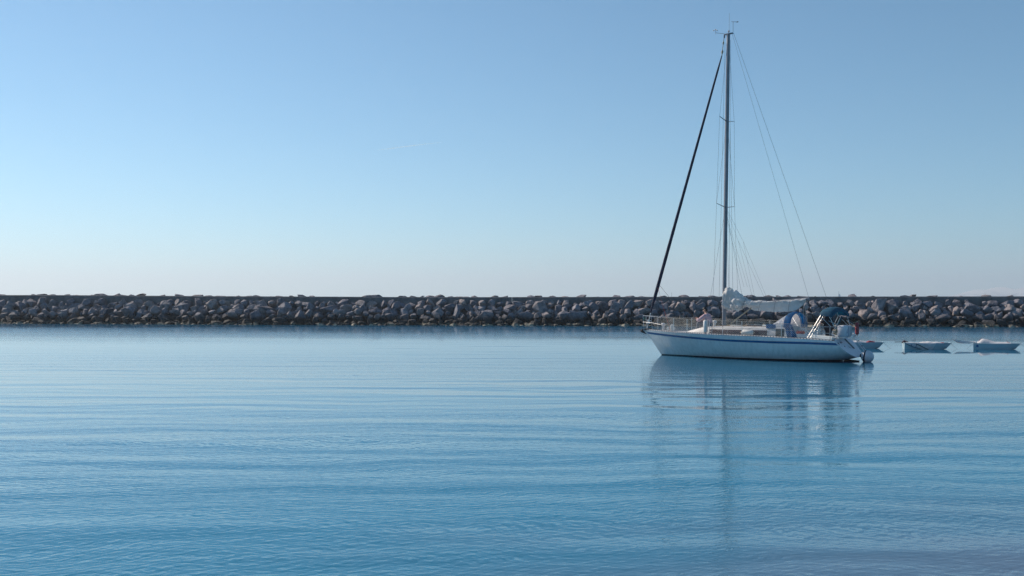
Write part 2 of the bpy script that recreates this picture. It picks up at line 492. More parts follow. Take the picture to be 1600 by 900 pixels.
# ------------------------------------------------------------------ breakwater
def bw_y(x):      # waterline of the rocks
    return float(np.interp(x, [-110, -60, -31, 0, 23, 51, 110], [145, 131.5, 124, 120.3, 117, 112.8, 103]))
def wall_top(x):
    return float(np.interp(x, [-110, -62, -40, -10, 25, 110], [3.95, 3.86, 3.66, 3.48, 3.50, 3.48]))
def rock_material():
    m = bpy.data.materials.new("breakwater_rock")
    m.use_nodes = True
    N, L = m.node_tree.nodes, m.node_tree.links
    b = N["Principled BSDF"]
    geo = N.new("ShaderNodeNewGeometry")
    oi = N.new("ShaderNodeObjectInfo")
    tc = N.new("ShaderNodeTexCoord")
    rp = N.new("ShaderNodeValToRGB")
    cr = rp.color_ramp
    cr.elements[0].color = (.135, .13, .155, 1); cr.elements[0].position = 0
    cr.elements[1].color = (.235, .23, .26, 1); cr.elements[1].position = 1
    for p, c in ((.25, (.19, .18, .205)), (.5, (.15, .16, .195)), (.75, (.27, .23, .225))):
        e = cr.elements.new(p); e.color = (*c, 1)
    # boulders vary by object; joined stones vary by island
    rnd = N.new("ShaderNodeMath"); rnd.operation = 'ADD'
    fr = N.new("ShaderNodeMath"); fr.operation = 'FRACT'
    L.new(oi.outputs["Random"], rnd.inputs[0]); L.new(geo.outputs["Random Per Island"], rnd.inputs[1])
    L.new(rnd.outputs[0], fr.inputs[0]); L.new(fr.outputs[0], rp.inputs[0])
    nz = N.new("ShaderNodeTexNoise"); nz.inputs["Scale"].default_value = 2.2; nz.inputs["Detail"].default_value = 8; nz.inputs["Roughness"].default_value = .65
    L.new(geo.outputs["Position"], nz.inputs["Vector"])
    mr = N.new("ShaderNodeMapRange"); mr.inputs[1].default_value = .3; mr.inputs[2].default_value = .7; mr.inputs[3].default_value = .55; mr.inputs[4].default_value = 1.4
    L.new(nz.outputs["Fac"], mr.inputs[0])
    mul = N.new("ShaderNodeMix"); mul.data_type = 'RGBA'; mul.blend_type = 'MULTIPLY'; mul.inputs[0].default_value = 1
    L.new(rp.outputs[0], mul.inputs[6]); L.new(mr.outputs[0], mul.inputs[7])
    # dark tide-wetted weed band near the waterline, beige stones at the very bottom, their sunlit look painted in as pale patches
    sp = N.new("ShaderNodeSeparateXYZ"); L.new(geo.outputs["Position"], sp.inputs[0])
    n2 = N.new("ShaderNodeTexNoise"); n2.inputs["Scale"].default_value = .9; n2.inputs["Detail"].default_value = 5
    L.new(geo.outputs["Position"], n2.inputs["Vector"])
    az = N.new("ShaderNodeMath"); az.operation = 'MULTIPLY_ADD'; az.inputs[1].default_value = -1.1
    L.new(n2.outputs["Fac"], az.inputs[0]); L.new(sp.outputs[2], az.inputs[2])
    wet = N.new("ShaderNodeMapRange"); wet.inputs[1].default_value = .1; wet.inputs[2].default_value = 1.0; wet.inputs[3].default_value = 1; wet.inputs[4].default_value = 0
    L.new(az.outputs[0], wet.inputs[0])
    mw = N.new("ShaderNodeMix"); mw.data_type = 'RGBA'
    L.new(wet.outputs[0], mw.inputs[0]); L.new(mul.outputs[2], mw.inputs[6]); mw.inputs[7].default_value = (.020, .022, .024, 1)
    pale = N.new("ShaderNodeMapRange"); pale.inputs[1].default_value = .10; pale.inputs[2].default_value = .34; pale.inputs[3].default_value = 1; pale.inputs[4].default_value = 0
    L.new(sp.outputs[2], pale.inputs[0])
    pn = N.new("ShaderNodeMapRange"); pn.inputs[1].default_value = .48; pn.inputs[2].default_value = .6
    n3 = N.new("ShaderNodeTexNoise"); n3.inputs["Scale"].default_value = .8; n3.inputs["Detail"].default_value = 4
    L.new(geo.outputs["Position"], n3.inputs["Vector"]); L.new(n3.outputs["Fac"], pn.inputs[0])
    pm = N.new("ShaderNodeMath"); pm.operation = 'MULTIPLY'; L.new(pale.outputs[0], pm.inputs[0]); L.new(pn.outputs[0], pm.inputs[1])
    mp = N.new("ShaderNodeMix"); mp.data_type = 'RGBA'
    L.new(pm.outputs[0], mp.inputs[0]); L.new(mw.outputs[2], mp.inputs[6]); mp.inputs[7].default_value = (.36, .33, .25, 1)
    L.new(mp.outputs[2], b.inputs["Base Color"])
    b.inputs["Roughness"].default_value = .85
    bz = N.new("ShaderNodeTexNoise"); bz.inputs["Scale"].default_value = 3.5; bz.inputs["Detail"].default_value = 8; bz.inputs["Roughness"].default_value = .6
    L.new(geo.outputs["Position"], bz.inputs["Vector"])
    bp = N.new("ShaderNodeBump"); bp.inputs["Distance"].default_value = .16
    L.new(bz.outputs["Fac"], bp.inputs["Height"]); L.new(bp.outputs[0], b.inputs["Normal"])
    return m
ROCK = rock_material()

def rock_shape(seed, npts=16, bev=.07):
    rg = random.Random(seed)
    bm = bmesh.new()
    for _ in range(npts):
        d = Vector((rg.gauss(0, 1), rg.gauss(0, 1), rg.gauss(0, 1))).normalized()
        d = d * rg.uniform(.78, 1.0)
        bm.verts.new((d.x * .62, d.y * .5, d.z * .46))
    bmesh.ops.convex_hull(bm, input=bm.verts)
    bmesh.ops.delete(bm, geom=[v for v in bm.verts if not v.link_faces], context='VERTS')
    bmesh.ops.dissolve_limit(bm, angle_limit=R(14), verts=bm.verts, edges=bm.edges)
    if bev:
        bmesh.ops.bevel(bm, geom=list(bm.edges), offset=bev, segments=1, affect='EDGES', profile=.5, clamp_overlap=True)
    bmesh.ops.triangulate(bm, faces=[f for f in bm.faces if len(f.verts) > 4])
    me = bpy.data.meshes.new("boulder")
    bm.to_mesh(me); bm.free()
    me.materials.append(ROCK)
    return me

def breakwater():
    rg = random.Random(21)
    base_y = bw_y(0)
    root = empty("breakwater", (0, base_y + 4, 0))
    tag(root, "long low breakwater of grey-purple boulders topped by a concrete wall", "breakwater")
    def loc(p): return Vector((p[0], p[1] - base_y - 4, p[2]))
    RUN = 4.0
    # rubble core (dark bed seen in the gaps)
    xs = np.linspace(-112, 112, 113)
    rows = []
    for k, (o, z) in enumerate([(-1.6, -1.4), (.9, -.5), (2.9, .75), (RUN + .3, 2.1), (RUN + 2.2, 2.6), (RUN + 5.5, 2.5), (RUN + 9, -1.4)]):
        rows.append([loc((x, bw_y(x) + o, z)) for x in xs])
    core = MB().grid(rows).build("rubble_core", ROCK, root, smooth=True)
    # concrete wall: long cast sections
    L_ = 14.0
    x = -112.0
    while x < 112:
        x1 = min(x + L_, 112)
        m1 = MB()
        pts = [x + .012, (x + x1) / 2, x1 - .012]
        prof = []
        for q in pts:
            y = bw_y(q) + RUN + .35; t = wall_top(q)
            prof.append([loc((q, y, 2.2)), loc((q, y + .06, t - .10)), loc((q, y + .16, t)), loc((q, y + .95, t)), loc((q, y + 1.1, 2.2))])
        m1.grid(prof)
        m1.add(prof[0], [(0, 1, 2, 3, 4)]); m1.add(prof[2], [(4, 3, 2, 1, 0)])
        m1.build("parapet_section", M["concrete"], root, smooth=False)
        x = x1
    shapes = [rock_shape(100 + i, rg.randint(11, 17), rg.uniform(.018, .035)) for i in range(36)]
    def place(me, p, s, rot, as_part=True):
        o = bpy.data.objects.new("boulder", me)
        o.parent = root
        o.location = loc(p)
        o.scale = s
        o.rotation_euler = rot
        COL.objects.link(o)
        return o
    stuff_v, stuff_f = [], []
    def stuff(me, p, s, rot):
        mx = Matrix.LocRotScale(loc(p), rot, Vector(s))
        n = len(stuff_v)
        stuff_v.extend(tuple(mx @ v.co) for v in me.vertices)
        stuff_f.extend(tuple(i + n for i in pl.vertices) for pl in me.polygons)
    from mathutils import Euler
    def rrot(flat=.5):
        return Euler((rg.gauss(0, flat), rg.gauss(0, flat), rg.uniform(0, 6.28)))
    # five courses of big boulders up the slope; the 300 that show largest are parts of their own
    cand = []
    for k, (o, z, sz, step) in enumerate([(3.85, 2.62, 1.20, 1.12), (3.1, 2.05, 1.30, 1.14), (2.3, 1.45, 1.32, 1.16), (1.5, .85, 1.28, 1.18), (.7, .30, 1.08, 1.15)]):
        x = -110 + rg.random() * step
        while x < 110:
            w = sz * rg.lognormvariate(0, .30)
            w = max(.6, min(2.6 if k else 1.7, w))
            y = bw_y(x) + o + rg.uniform(-.3, .3)
            top = wall_top(x) - .30
            s = (w * rg.uniform(.85, 1.35), w * rg.uniform(.85, 1.1), w * rg.uniform(.85, 1.2))
            zz = min(z + rg.uniform(-.2, .2), top - .42 * s[2])
            vis = abs(x) < 0.525 * bw_y(x)
            cand.append((s[0] * s[2] / bw_y(x) ** 2 if vis else 0, rg.choice(shapes), (x, y, zz), s, rrot(.45)))
            x += step * (w / sz) * rg.uniform(.75, 1.1)
    cand.sort(key=lambda c: -c[0])
    for i, (_, me, p, s, ro) in enumerate(cand):
        if i < 300: place(me, p, s, ro)
        else: stuff(me, p, s, ro)
    # smaller stones wedged in the gaps, and the low stones along the waterline
    for i in range(380):
        t = rg.random()
        x = rg.uniform(-108, 108)
        w = rg.uniform(.45, .95)
        stuff(rg.choice(shapes), (x, bw_y(x) + .3 + t * 3.6 + rg.uniform(-.2, .2), .1 + t * 2.55 + rg.uniform(-.1, .2)), (w, w, w * rg.uniform(.7, 1.1)), rrot(.8))
    for i in range(520):
        x = rg.uniform(-108, 108)
        w = rg.uniform(.35, 1.1) * (1.3 if rg.random() < .15 else 1)
        stuff(rg.choice(shapes), (x, bw_y(x) - .35 + rg.uniform(-.3, .45), rg.uniform(-.12, .16)), (w * 1.3, w, w * rg.uniform(.5, .8)), rrot(.25))
    # crest stones of the seaward slope showing just over the wall
    x = -110
    while x < 110:
        w = rg.uniform(.7, 1.6)
        if rg.random() < .7:
            t = wall_top(x)
            stuff(rg.choice(shapes), (x, bw_y(x) + RUN + 2.6 + rg.uniform(-.4, .6), t - .10 + rg.uniform(-.12, .10)), (w * 1.5, w * 1.2, w * .55), rrot(.15))
        x += w * rg.uniform(.8, 1.5)
    me = bpy.data.meshes.new("loose_stones")
    me.from_pydata(stuff_v, [], stuff_f)
    me.materials.append(ROCK)
    o = bpy.data.objects.new("loose_stones", me)
    o.parent = root
    COL.objects.link(o)
    o["kind"] = "stuff"
breakwater()

# ------------------------------------------------------------------ the yacht
ALPHA = R(37)
YD = 47.0
MASTX = (1131 - 800) / FPX * YD
HD = Vector((-math.cos(ALPHA), math.sin(ALPHA)))    # heading
PD = Vector((-math.sin(ALPHA), -math.cos(ALPHA)))   # to port
def B(px, py, v):
    """photo pixel on the plane v metres to port -> yacht coordinates"""
    r_ = (px - 800) / FPX
    u = (r_ * (YD + v * PD.y) - MASTX - v * PD.x) / (HD.x - r_ * HD.y)
    Y = YD + u * HD.y + v * PD.y
    return Vector((u, v, CAM_H + (HOR - py) / FPX * Y))
def yworld(p):
    return Vector((MASTX + p[0] * HD.x + p[1] * PD.x, YD + p[0] * HD.y + p[1] * PD.y, p[2]))
YROT = math.pi - ALPHA
yacht = empty("sailing_yacht", (MASTX, YD, 0), YROT)
tag(yacht, "white single-masted sailing yacht with blue stripe and furled sails", "sailboat")

U_ST, U_BW = -5.64, 4.22
def sheer_z(u): return float(np.interp(u, [-6.6, -5.7, -4.5, -2.5, 0, 2.4, 4.22], [.86, .90, .985, 1.06, 1.11, 1.165, 1.225]))
_bu = [-5.66, -5.0, -4.3, -3.2, -2.1, -1.0, 0, 1.1, 2.0, 2.85, 3.6, 4.02, 4.22]
_bv = [1.12, 1.28, 1.42, 1.58, 1.66, 1.66, 1.57, 1.34, 1.05, .70, .33, .12, .02]
def beam(u): return float(np.interp(u, _bu, _bv))
def smoothlist(f, n=3): return f
def x_tr(z): return -5.66 - (.90 - z) * .97
def x_bw(z): return float(np.interp(z, [-.5, 0, 1.225], [2.80, 3.30, 4.22]))
def keel_z(s):   # s 0 stern .. 1 bow
    return float(np.interp(s, [0, .05, .12, .3, .55, .8, .92, 1.0], [.21, .10, -.03, -.34, -.46, -.40, -.28, -.15]))
NS, NQ = 72, 20
def sect(s, q, side):
    """hull surface point, s along, q from keel (0) to sheer (1)"""
    us = U_ST + (U_BW - U_ST) * s
    zs, zk = sheer_z(us), keel_z(s)
    b = beam(us)
    full = float(np.interp(s, [0, .15, .5, .8, 1], [1.0, 1.0, .92, .5, .15]))
    th = q * math.pi / 2
    yr = math.sin(th) ** .8
    zr = 1 - math.cos(th) ** (.95)
    yl = q ** .9; zl = q
    y = b * (yr * full + yl * (1 - full))
    z = zk + (zs - zk) * (zr * full + zl * (1 - full))
    x0 = x_tr(z); x1 = x_bw(z)
    x = x0 + (x1 - x0) * s
    return Vector((x, y * side, z))
def hull_at(s, z, side, off=0.0):
    lo, hi = 0.0, 1.0
    for _ in range(26):
        m_ = (lo + hi) / 2
        if sect(s, m_, side).z < z: lo = m_
        else: hi = m_
    p = sect(s, lo, side)
    if off:
        a = sect(min(1, s + .01), lo, side) - sect(max(0, s - .01), lo, side)
        b_ = sect(s, min(1, lo + .02), side) - sect(s, max(0, lo - .02), side)
        n = a.cross(b_).normalized()
        if n.y * side < 0: n = -n
        p = p + n * off
    return p
def build_hull():
    rows = []
    for i in range(NS + 1):
        s = i / NS
        r_ = [sect(s, k / NQ, 1) for k in range(NQ, -1, -1)] + [sect(s, k / NQ, -1) for k in range(1, NQ + 1)]
        rows.append(r_)
    hull = MB().grid(rows).build("hull", M["hull"], yacht, angle=60)
    # dark antifouling just above and below the waterline
    a = MB()
    for side in (1, -1):
        rr = []
        for i in range(NS + 1):
            s = i / NS * .985 + .012
            top = .055 + .035 * (1 - s)
            if keel_z(s) > top - .02: continue
            zs = np.linspace(max(keel_z(s) + .004, -.3), top, 5)
            rr.append([hull_at(s, z, side, .006) for z in zs])
        a.grid(rr)
    a.build("antifouling", M["antifoul"], hull)
    # blue cove stripe
    for side in (1, -1):
        st = MB(); rr = []
        for i in range(NS + 1):
            s = .004 + i / NS * .990
            u = U_ST + (U_BW - U_ST) * s
            zt = sheer_z(u) - float(np.interp(s, [0, .1, .3, .5, .65, 1], [.075, .12, .185, .195, .165, .085]))
            w = float(np.interp(s, [0, .5, .95, 1], [.10, .092, .10, .09]))
            rr.append([hull_at(s, zt - w, side, .005), hull_at(s, zt, side, .005)])
        st.grid(rr).build("hull_stripe", M["stripe"], hull)
    # transom: flat raked end
    ring = [sect(0, k / NQ, 1) for k in range(NQ, -1, -1)] + [sect(0, k / NQ, -1) for k in range(1, NQ + 1)]
    topc = [Vector((x_tr(1.06) + .0, v, 1.06 - abs(v) ** 2 * .10)) for v in np.linspace(-1.0, 1.0, 9)]
    topc = [Vector((x_tr(p.z), p.y, p.z)) for p in topc]
    lp = ring + topc
    tr = MB(); c = Vector((x_tr(.7), 0, .7))
    n = len(lp)
    tr.add(lp + [c], [(i, (i + 1) % n, n) for i in range(n)])
    t = tr.build("transom", M["transom"], yacht, smooth=False)
    nrm = Vector((-1, 0, -1.28)).normalized()   # outward of the raked face
    # emblem and boat name: small dark marks on the port half (not legible in the photo)
    ax = Vector((-1.28, 0, 1)).normalized() * -1
    def on_tr(v, z, off=-.006): return Vector((x_tr(z) + off, v, z))
    e = MB()
    e.add([on_tr(1.02, .84), on_tr(.84, .84), on_tr(.95, .74)], [(0, 1, 2)])
    e.build("emblem", M["rubber"], t, smooth=False)
    for i, (v, w) in enumerate(((.66, .05), (.59, .06), (.51, .05), (.43, .06))):
        MB().add([on_tr(v, .80 + i * .006), on_tr(v - w, .80 + i * .006), on_tr(v - w, .87 + i * .006), on_tr(v, .87 + i * .006)], [(0, 1, 2, 3)]).build("name_letter", M["window"], t, smooth=False)
    MB().add([on_tr(.58, .66), on_tr(.50, .64), on_tr(.47, .69), on_tr(.55, .71)], [(0, 1, 2, 3)]).build("name_letter", M["window"], t, smooth=False)
    MB().add([on_tr(.08, .62), on_tr(.03, .56), on_tr(.01, .62), on_tr(.06, .70)], [(0, 1, 2, 3)]).build("drain_fitting", M["rubber"], t, smooth=False)
    for v in (-.22, -.34):
        MB().tube([on_tr(v, .98, -.03), on_tr(v - .02, .55, -.03)], .012, 5).build("ladder_track", M["rubber"], t)
    # deck with a cockpit well
    well0, well1, wv = -3.35, -5.4, .58
    us = sorted(set([*np.linspace(-5.62, U_BW - .03, 60), well0, well1]))
    d = MB()
    for a_, b_ in zip(us[:-1], us[1:]):
        def rowp(u):
            uu = max(u, -5.66)
            bb = max(beam(uu) - .012, .004); z = sheer_z(uu)
            cam_ = lambda v: z + .05 * (1 - (v / max(bb, .05)) ** 2) - .012
            w = min(wv, bb * .5)
            return [Vector((u, v, cam_(v))) for v in (bb, (bb + w) / 2, w, 0, -w, -(bb + w) / 2, -bb)]
        r0, r1 = rowp(a_), rowp(b_)
        inside = a_ >= well1 - 1e-6 and b_ <= well0 + 1e-6
        for k in range(6):
            if inside and k in (2, 3): continue
            d.add([r0[k], r0[k + 1], r1[k + 1], r1[k]], [(0, 1, 2, 3)])
    d.build("deck", M["deck"], yacht)
    w = MB()
    zt, zb = 1.0, .55
    P = [Vector((u, v, z)) for z in (zt, zb) for u, v in ((well0, wv), (well0, -wv), (well1, -wv), (well1, wv))]
    w.add(P, [(4, 5, 6, 7), (0, 1, 5, 4), (1, 2, 6, 5), (2, 3, 7, 6), (3, 0, 4, 7)])
    w.build("cockpit_well", M["deck"], yacht, smooth=False, fix=False)
    # perforated toe rails
    for side in (1, -1):
        tr_ = MB()
        U = np.linspace(-5.55, U_BW - .1, 150)
        top = [Vector((u, (beam(u) - .02) * side, sheer_z(u) + .05)) for u in U]
        bot = [Vector((u, (beam(u) - .015) * side, sheer_z(u) + .002)) for u in U]
        tr_.tube(top, .011, 5); tr_.tube(bot, .009, 5)
        for i in range(0, 150, 2):
            tr_.tube([bot[i], top[i]], .016, 4, caps=False)
        tr_.build("toe_rail", M["mast"], yacht)
    # rudder tip
    rb = MB()
    pr = [(-5.55, -.6), (-6.05, -.6), (-6.35, .05), (-5.7, .11)]
    rb.add([Vector((x, .04, z)) for x, z in pr] + [Vector((x, -.04, z)) for x, z in pr], [(0, 1, 2, 3), (7, 6, 5, 4), (0, 4, 5, 1), (1, 5, 6, 2), (2, 6, 7, 3), (3, 7, 4, 0)])
    rb.build("rudder", M["antifoul"], yacht, smooth=False)
    return hull
hull = build_hull()

def ellipse_loft(stations, n=12):
    """stations: (u, v_half, z0, z1, round) roof cross-sections -> rows over the top from port foot to starboard foot"""
    rows = []
    for u, hw0, hw1, z0, z1 in stations:
        row = [Vector((u, hw0, z0)), Vector((u, hw0 * .985 + hw1 * .015, z0 + (z1 - z0) * .45))]
        for k in range(n + 1):
            t = math.pi * (0.0 + k / n)
            row.append(Vector((u, hw1 * (math.cos(t)), z1 + .07 * math.sin(t) ** .7 - .0)))
        row += [Vector((u, -(hw0 * .985 + hw1 * .015), z0 + (z1 - z0) * .45)), Vector((u, -hw0, z0))]
        rows.append(row)
    return rows
def build_coachroof():
    st = [(1.78, .42, .36, 1.13, 1.145), (1.48, .60, .52, 1.12, 1.215), (1.08, .80, .70, 1.11, 1.31), (.66, .95, .84, 1.10, 1.395), (.2, 1.04, .93, 1.08, 1.41),
          (-.9, 1.10, 1.0, 1.06, 1.42), (-2.0, 1.09, 1.0, 1.05, 1.425), (-2.75, 1.05, .97, 1.03, 1.425), (-2.92, 1.04, .96, 1.03, 1.41), (-3.38, 1.03, .96, 1.01, 1.43)]
    rows = ellipse_loft(st)
    m = MB().grid(rows)
    m.add(rows[-1], [tuple(range(len(rows[-1])))])
    m.add(rows[0], [tuple(range(len(rows[0]) - 1, -1, -1))])
    roof = m.build("coachroof", M["deck"], yacht, angle=35)
    def side_v(u, z, side):
        us = [s_[0] for s_ in st][::-1]
        h0 = np.interp(u, us, [s_[1] for s_ in st][::-1]); h1 = np.interp(u, us, [s_[2] for s_ in st][::-1])
        z0 = np.interp(u, us, [s_[3] for s_ in st][::-1]); z1 = np.interp(u, us, [s_[4] for s_ in st][::-1])
        t = min(1, max(0, (z - z0) / (z1 - z0)))
        if t < .45: v = h0 + (h0 * .985 + h1 * .015 - h0) * t / .45
        else: v = (h0 * .985 + h1 * .015) + (h1 - (h0 * .985 + h1 * .015)) * (t - .45) / .55
        return (v + .012) * side
    for side in (1, -1):
        for u0, u1, nm in ((.27, -.66, "w"), (-.675, -1.61, "w"), (-1.625, -2.58, "w")):
            p = MB(); rr = []
            for u in np.linspace(u0, u1, 6):
                z0 = np.interp(u, [-2.6, .3], [1.055, 1.09]); z1 = np.interp(u, [-2.6, .3], [1.325, 1.335])
                rr.append([Vector((u, side_v(u, z, side), z)) for z in np.linspace(z0, z1, 4)])
            p.grid(rr).build("cabin_window", M["window"], roof, smooth=False)
        p = MB(); rr = []
        for u in np.linspace(-2.97, -3.36, 3):
            rr.append([Vector((u, side_v(u, z, side) , z)) for z in np.linspace(1.04, 1.40, 5)])
        p.grid(rr).build("dark_side_panel", M["darkpanel"], roof, smooth=False)
        # teak handrail along the roof edge
        hr = MB()
        pts = [Vector((u, .84 * side, 1.50)) for u in np.linspace(.2, -2.45, 12)]
        hr.tube(pts, .016, 6)
        for u in np.linspace(.2, -2.45, 6): hr.tube([(u, .84 * side, 1.43), (u, .84 * side, 1.5)], .014, 5)
        hr.build("handrail", M["teak"], roof)
    h = MB().box((-1.55, 0, 1.515), (.55, .55, .06)); h.build("deck_hatch", M["window"], roof, bevel=.015)
    MB().box((-.75, .35, 1.50), (.40, .36, .05)).build("deck_hatch", M["gelcoat"], roof, bevel=.015)
    MB().box((-2.5, 0, 1.525), (.8, .9, .06)).build("sliding_hatch", M["gelcoat"], roof, bevel=.02)
    # dorade vents
    for v in (-.30,):
        dv = MB().lathe([(.06, 0), (.06, .14), (.10, .17), (.11, .23), (.09, .28), (.03, .30)], (.62, v, 1.43), (0, 0, 1), 12)
        dv.build("vent_cowl", M["fender"], roof)
    # cockpit coamings
    for side in (1, -1):
        c = MB(); rr = []
        for u, zt in ((-3.39, 1.42), (-3.58, 1.40), (-3.74, 1.19), (-4.6, 1.16), (-5.3, 1.11), (-5.48, 1.08)):
            z0 = sheer_z(u)
            o, i = (1.0, .60) if u > -4.5 else ((.98, .60))
            rr.append([Vector((u, (o + .05) * side, z0)), Vector((u, o * side, zt - .03)), Vector((u, (o - .04) * side, zt)), Vector((u, (i + .03) * side, zt)), Vector((u, i * side, zt - .03)), Vector((u, i * side, z0 - .1))])
        c.grid(rr); c.add(rr[0], [(0, 1, 2, 3, 4, 5)]); c.add(rr[-1], [(5, 4, 3, 2, 1, 0)])
        cm = c.build("cockpit_coaming", M["gelcoat"], yacht, angle=50)
        w = MB().lathe([(.075, 0), (.06, .03), (.05, .10), (.07, .13), (.06, .15)], (-4.25, .8 * side, 1.17), (0, 0, 1), 14)
        w.build("winch", M["steel"], cm)
    aft = MB().box((-5.43, 0, 1.005), (.20, 1.9, .12)); aft.build("aft_deck", M["gelcoat"], yacht, bevel=.02)
build_coachroof()

# mast, spreaders, masthead
MT = Vector((-.23, 0, 15.18)); MF = Vector((0, 0, 1.40))
def mast_at(z): return MF + (MT - MF) * ((z - MF.z) / (MT.z - MF.z))
mb = MB()
mb.tube([mast_at(z) for z in (1.40, 4, 8, 12, 14.2, 15.18)], [.088, .088, .088, .086, .080, .074], 14, flat=(.74, 1.12))
mast = mb.build("mast", M["mast"], yacht, angle=60)
MB().box(tuple(MF + Vector((0, 0, .03))), (.30, .22, .05)).build("mast_step", M["mast"], mast, bevel=.01)
CH_P = B(1112, 523, 1.5); CH_P.z = sheer_z(-.1)
CH_S = Vector((-.1, -1.5, sheer_z(-.1)))
def spreader(root_px, tip_px, v):
    r0 = B(*root_px, 0); t = B(*tip_px, v)
    t.x = r0.x + .06 * 0 + (-.06)
    return r0, t
SP = {}
for k, zr, hw, rise in ((1, 7.06, .98, .12), (2, 11.10, .80, .13)):
    for side in (1, -1):
        a_ = mast_at(zr); t_ = a_ + Vector((.0, hw * side, rise))
        SP[k, side] = t_
        MB().tube([a_, t_], [.030, .018], 8, flat=(1, .6)).build("spreader", M["mast"], mast)
mh = MB()
mh.box((MT.x - .02, 0, 15.22), (.44, .08, .06))
mh.box((MT.x + .20, 0, 15.14), (.06, .06, .16))
mh.lathe([(.04, 0), (.045, .05), (.03, .10)], (MT.x - .02, 0, 15.285), (0, 0, 1), 8)
mh.build("masthead_fitting", M["mast"], mast, bevel=.008)
MB().tube([(MT.x - .04, 0, 15.28), (MT.x - .05, 0, 16.2)], .007, 5).build("radio_aerial", M["wire"], mast)
wv = MB()
wv.tube([(MT.x - .24, 0, 15.28), (MT.x - .24, 0, 15.75)], .008, 5)
wv.tube([(MT.x - .18, .05, 15.75), (MT.x - .42, -.08, 15.73)], .010, 5)
wv.box((MT.x - .42, -.08, 15.73), (.09, .012, .04))
wv.build("wind_vane", M["rubber"], mast)
an = MB()
an.tube([(MT.x + .2, 0, 15.26), (MT.x + .66, 0, 15.38)], .010, 5)
an.tube([(MT.x + .66, 0, 15.30), (MT.x + .66, 0, 15.56)], .008, 5)
for q in range(3):
    an.lathe([(.005, -.03), (.035, 0), (.03, .02)], (MT.x + .66 + .09 * math.cos(q * 2.09), .09 * math.sin(q * 2.09), 15.50), (0, 0, 1), 6)
an.build("wind_sensor", M["wire"], mast)

# standing and running rigging
def line(name, pts, r=.0055, m="wire", parent=None):
    return MB().tube(pts, r, 5).build(name, M[m], parent or yacht)
for side, ch in ((1, CH_P), (-1, CH_S)):
    line("shroud", [mast_at(15.0) + Vector((0, .05 * side, 0)), SP[2, side], SP[1, side], ch])
    line("shroud", [mast_at(11.0) + Vector((0, .06 * side, 0)), SP[1, side]])
    line("shroud", [mast_at(6.95) + Vector((0, .06 * side, 0)), ch + Vector((.42, -.08 * side, .01))])
    line("shroud", [mast_at(6.95) + Vector((0, .06 * side, 0)), ch + Vector((-.52, -.04 * side, -.01))])
    for c in (ch, ch + Vector((.42, -.08 * side, .01)), ch + Vector((-.52, -.04 * side, -.01))):
        MB().tube([c, c + (mast_at(9) - c).normalized() * .28], .014, 6).build("rigging_screw", M["steel"], yacht)
BS = Vector((-5.52, 0, 1.05))
line("backstay", [(MT.x - .26, 0, 15.22), BS], .0065)
BOOM_A = Vector((-.12, 0, 2.40)); BOOM_B = Vector((-4.12, 0, 2.74))
line("topping_lift", [(MT.x - .20, 0, 15.18), BOOM_B + Vector((.03, 0, .07))], .005)
lj = B(1157, 371, .35)
for side in (1, -1):
    a0 = mast_at(6.9) + Vector((-.08, .05 * side, 0)); j = Vector((-.85, .28 * side, 5.45))
    line("lazy_jack", [a0, j], .004)
    line("lazy_jack", [j, Vector((-2.15, .12 * side, 2.62))], .004)
    line("lazy_jack", [j, Vector((-1.55, .12 * side, 2.55))], .004)
    line("lazy_jack", [mast_at(6.5) + Vector((-.08, .05 * side, 0)), Vector((-1.1, .2 * side, 3.3))], .004)
line("halyard", [mast_at(14.9) + Vector((-.13, .03, 0)), mast_at(3.3) + Vector((-.26, .05, 0))], .006)
line("halyard", [mast_at(14.8) + Vector((.14, .05, 0)), mast_at(1.5) + Vector((.22, .12, 0))], .006)
line("halyard", [mast_at(11.0) + Vector((-.12, -.08, 0)), mast_at(1.6) + Vector((-.35, -.28, 0))], .006)

# furled headsail on its stay
FT, FB = Vector((.10, 0, 14.25)), Vector((3.92, 0, 2.08))
TOPSTAY = Vector((MT.x + .22, 0, 15.10))
n = 60
pts, rad = [], []
for i in range(n + 1):
    t = i / n
    pts.append(FT + (FB - FT) * t)
    rad.append(float(np.interp(t, [0, .05, .3, .75, .93, 1], [.022, .045, .058, .078, .085, .035])) * (1 + .03 * math.sin(i * 1.9)))
fj = MB().tube(pts, rad, 12).build("furled_jib", M["navy"], yacht, angle=80)
sv = MB().tube([TOPSTAY, FT], [.012, .02], 8)
sv.lathe([(.03, 0), (.05, .05), (.05, .12), (.02, .17)], tuple(FT + (TOPSTAY - FT) * .1), tuple(TOPSTAY - FT), 10)
sv.lathe([(.02, 0), (.04, .04), (.04, .10), (.02, .14)], tuple(FT + (TOPSTAY - FT) * .6), tuple(TOPSTAY - FT), 10)
sv.build("halyard_swivel", M["beige"], fj)
FD = Vector((4.12, 0, 1.27))
sv = MB().tube([FB, FD], [.02, .018], 8)
d_ = (FB - FD).normalized()
sv.lathe([(.03, 0), (.10, .01), (.10, .03), (.05, .05), (.05, .13), (.10, .15), (.10, .17), (.03, .19)], tuple(FD + d_ * .28), tuple(d_), 14)
sv.build("furling_drum", M["fender"], fj)
line("jib_sheet", [Vector((3.44, .06, 3.5)), Vector((2.4, .5, 2.6)), Vector((1.0, .9, 1.9)), Vector((-.4, 1.2, 1.2))], .007, "rubber")
line("jib_sheet", [Vector((3.5, .06, 3.4)), Vector((3.0, .3, 2.2)), Vector((2.5, .62, 1.25))], .008, "ropered")

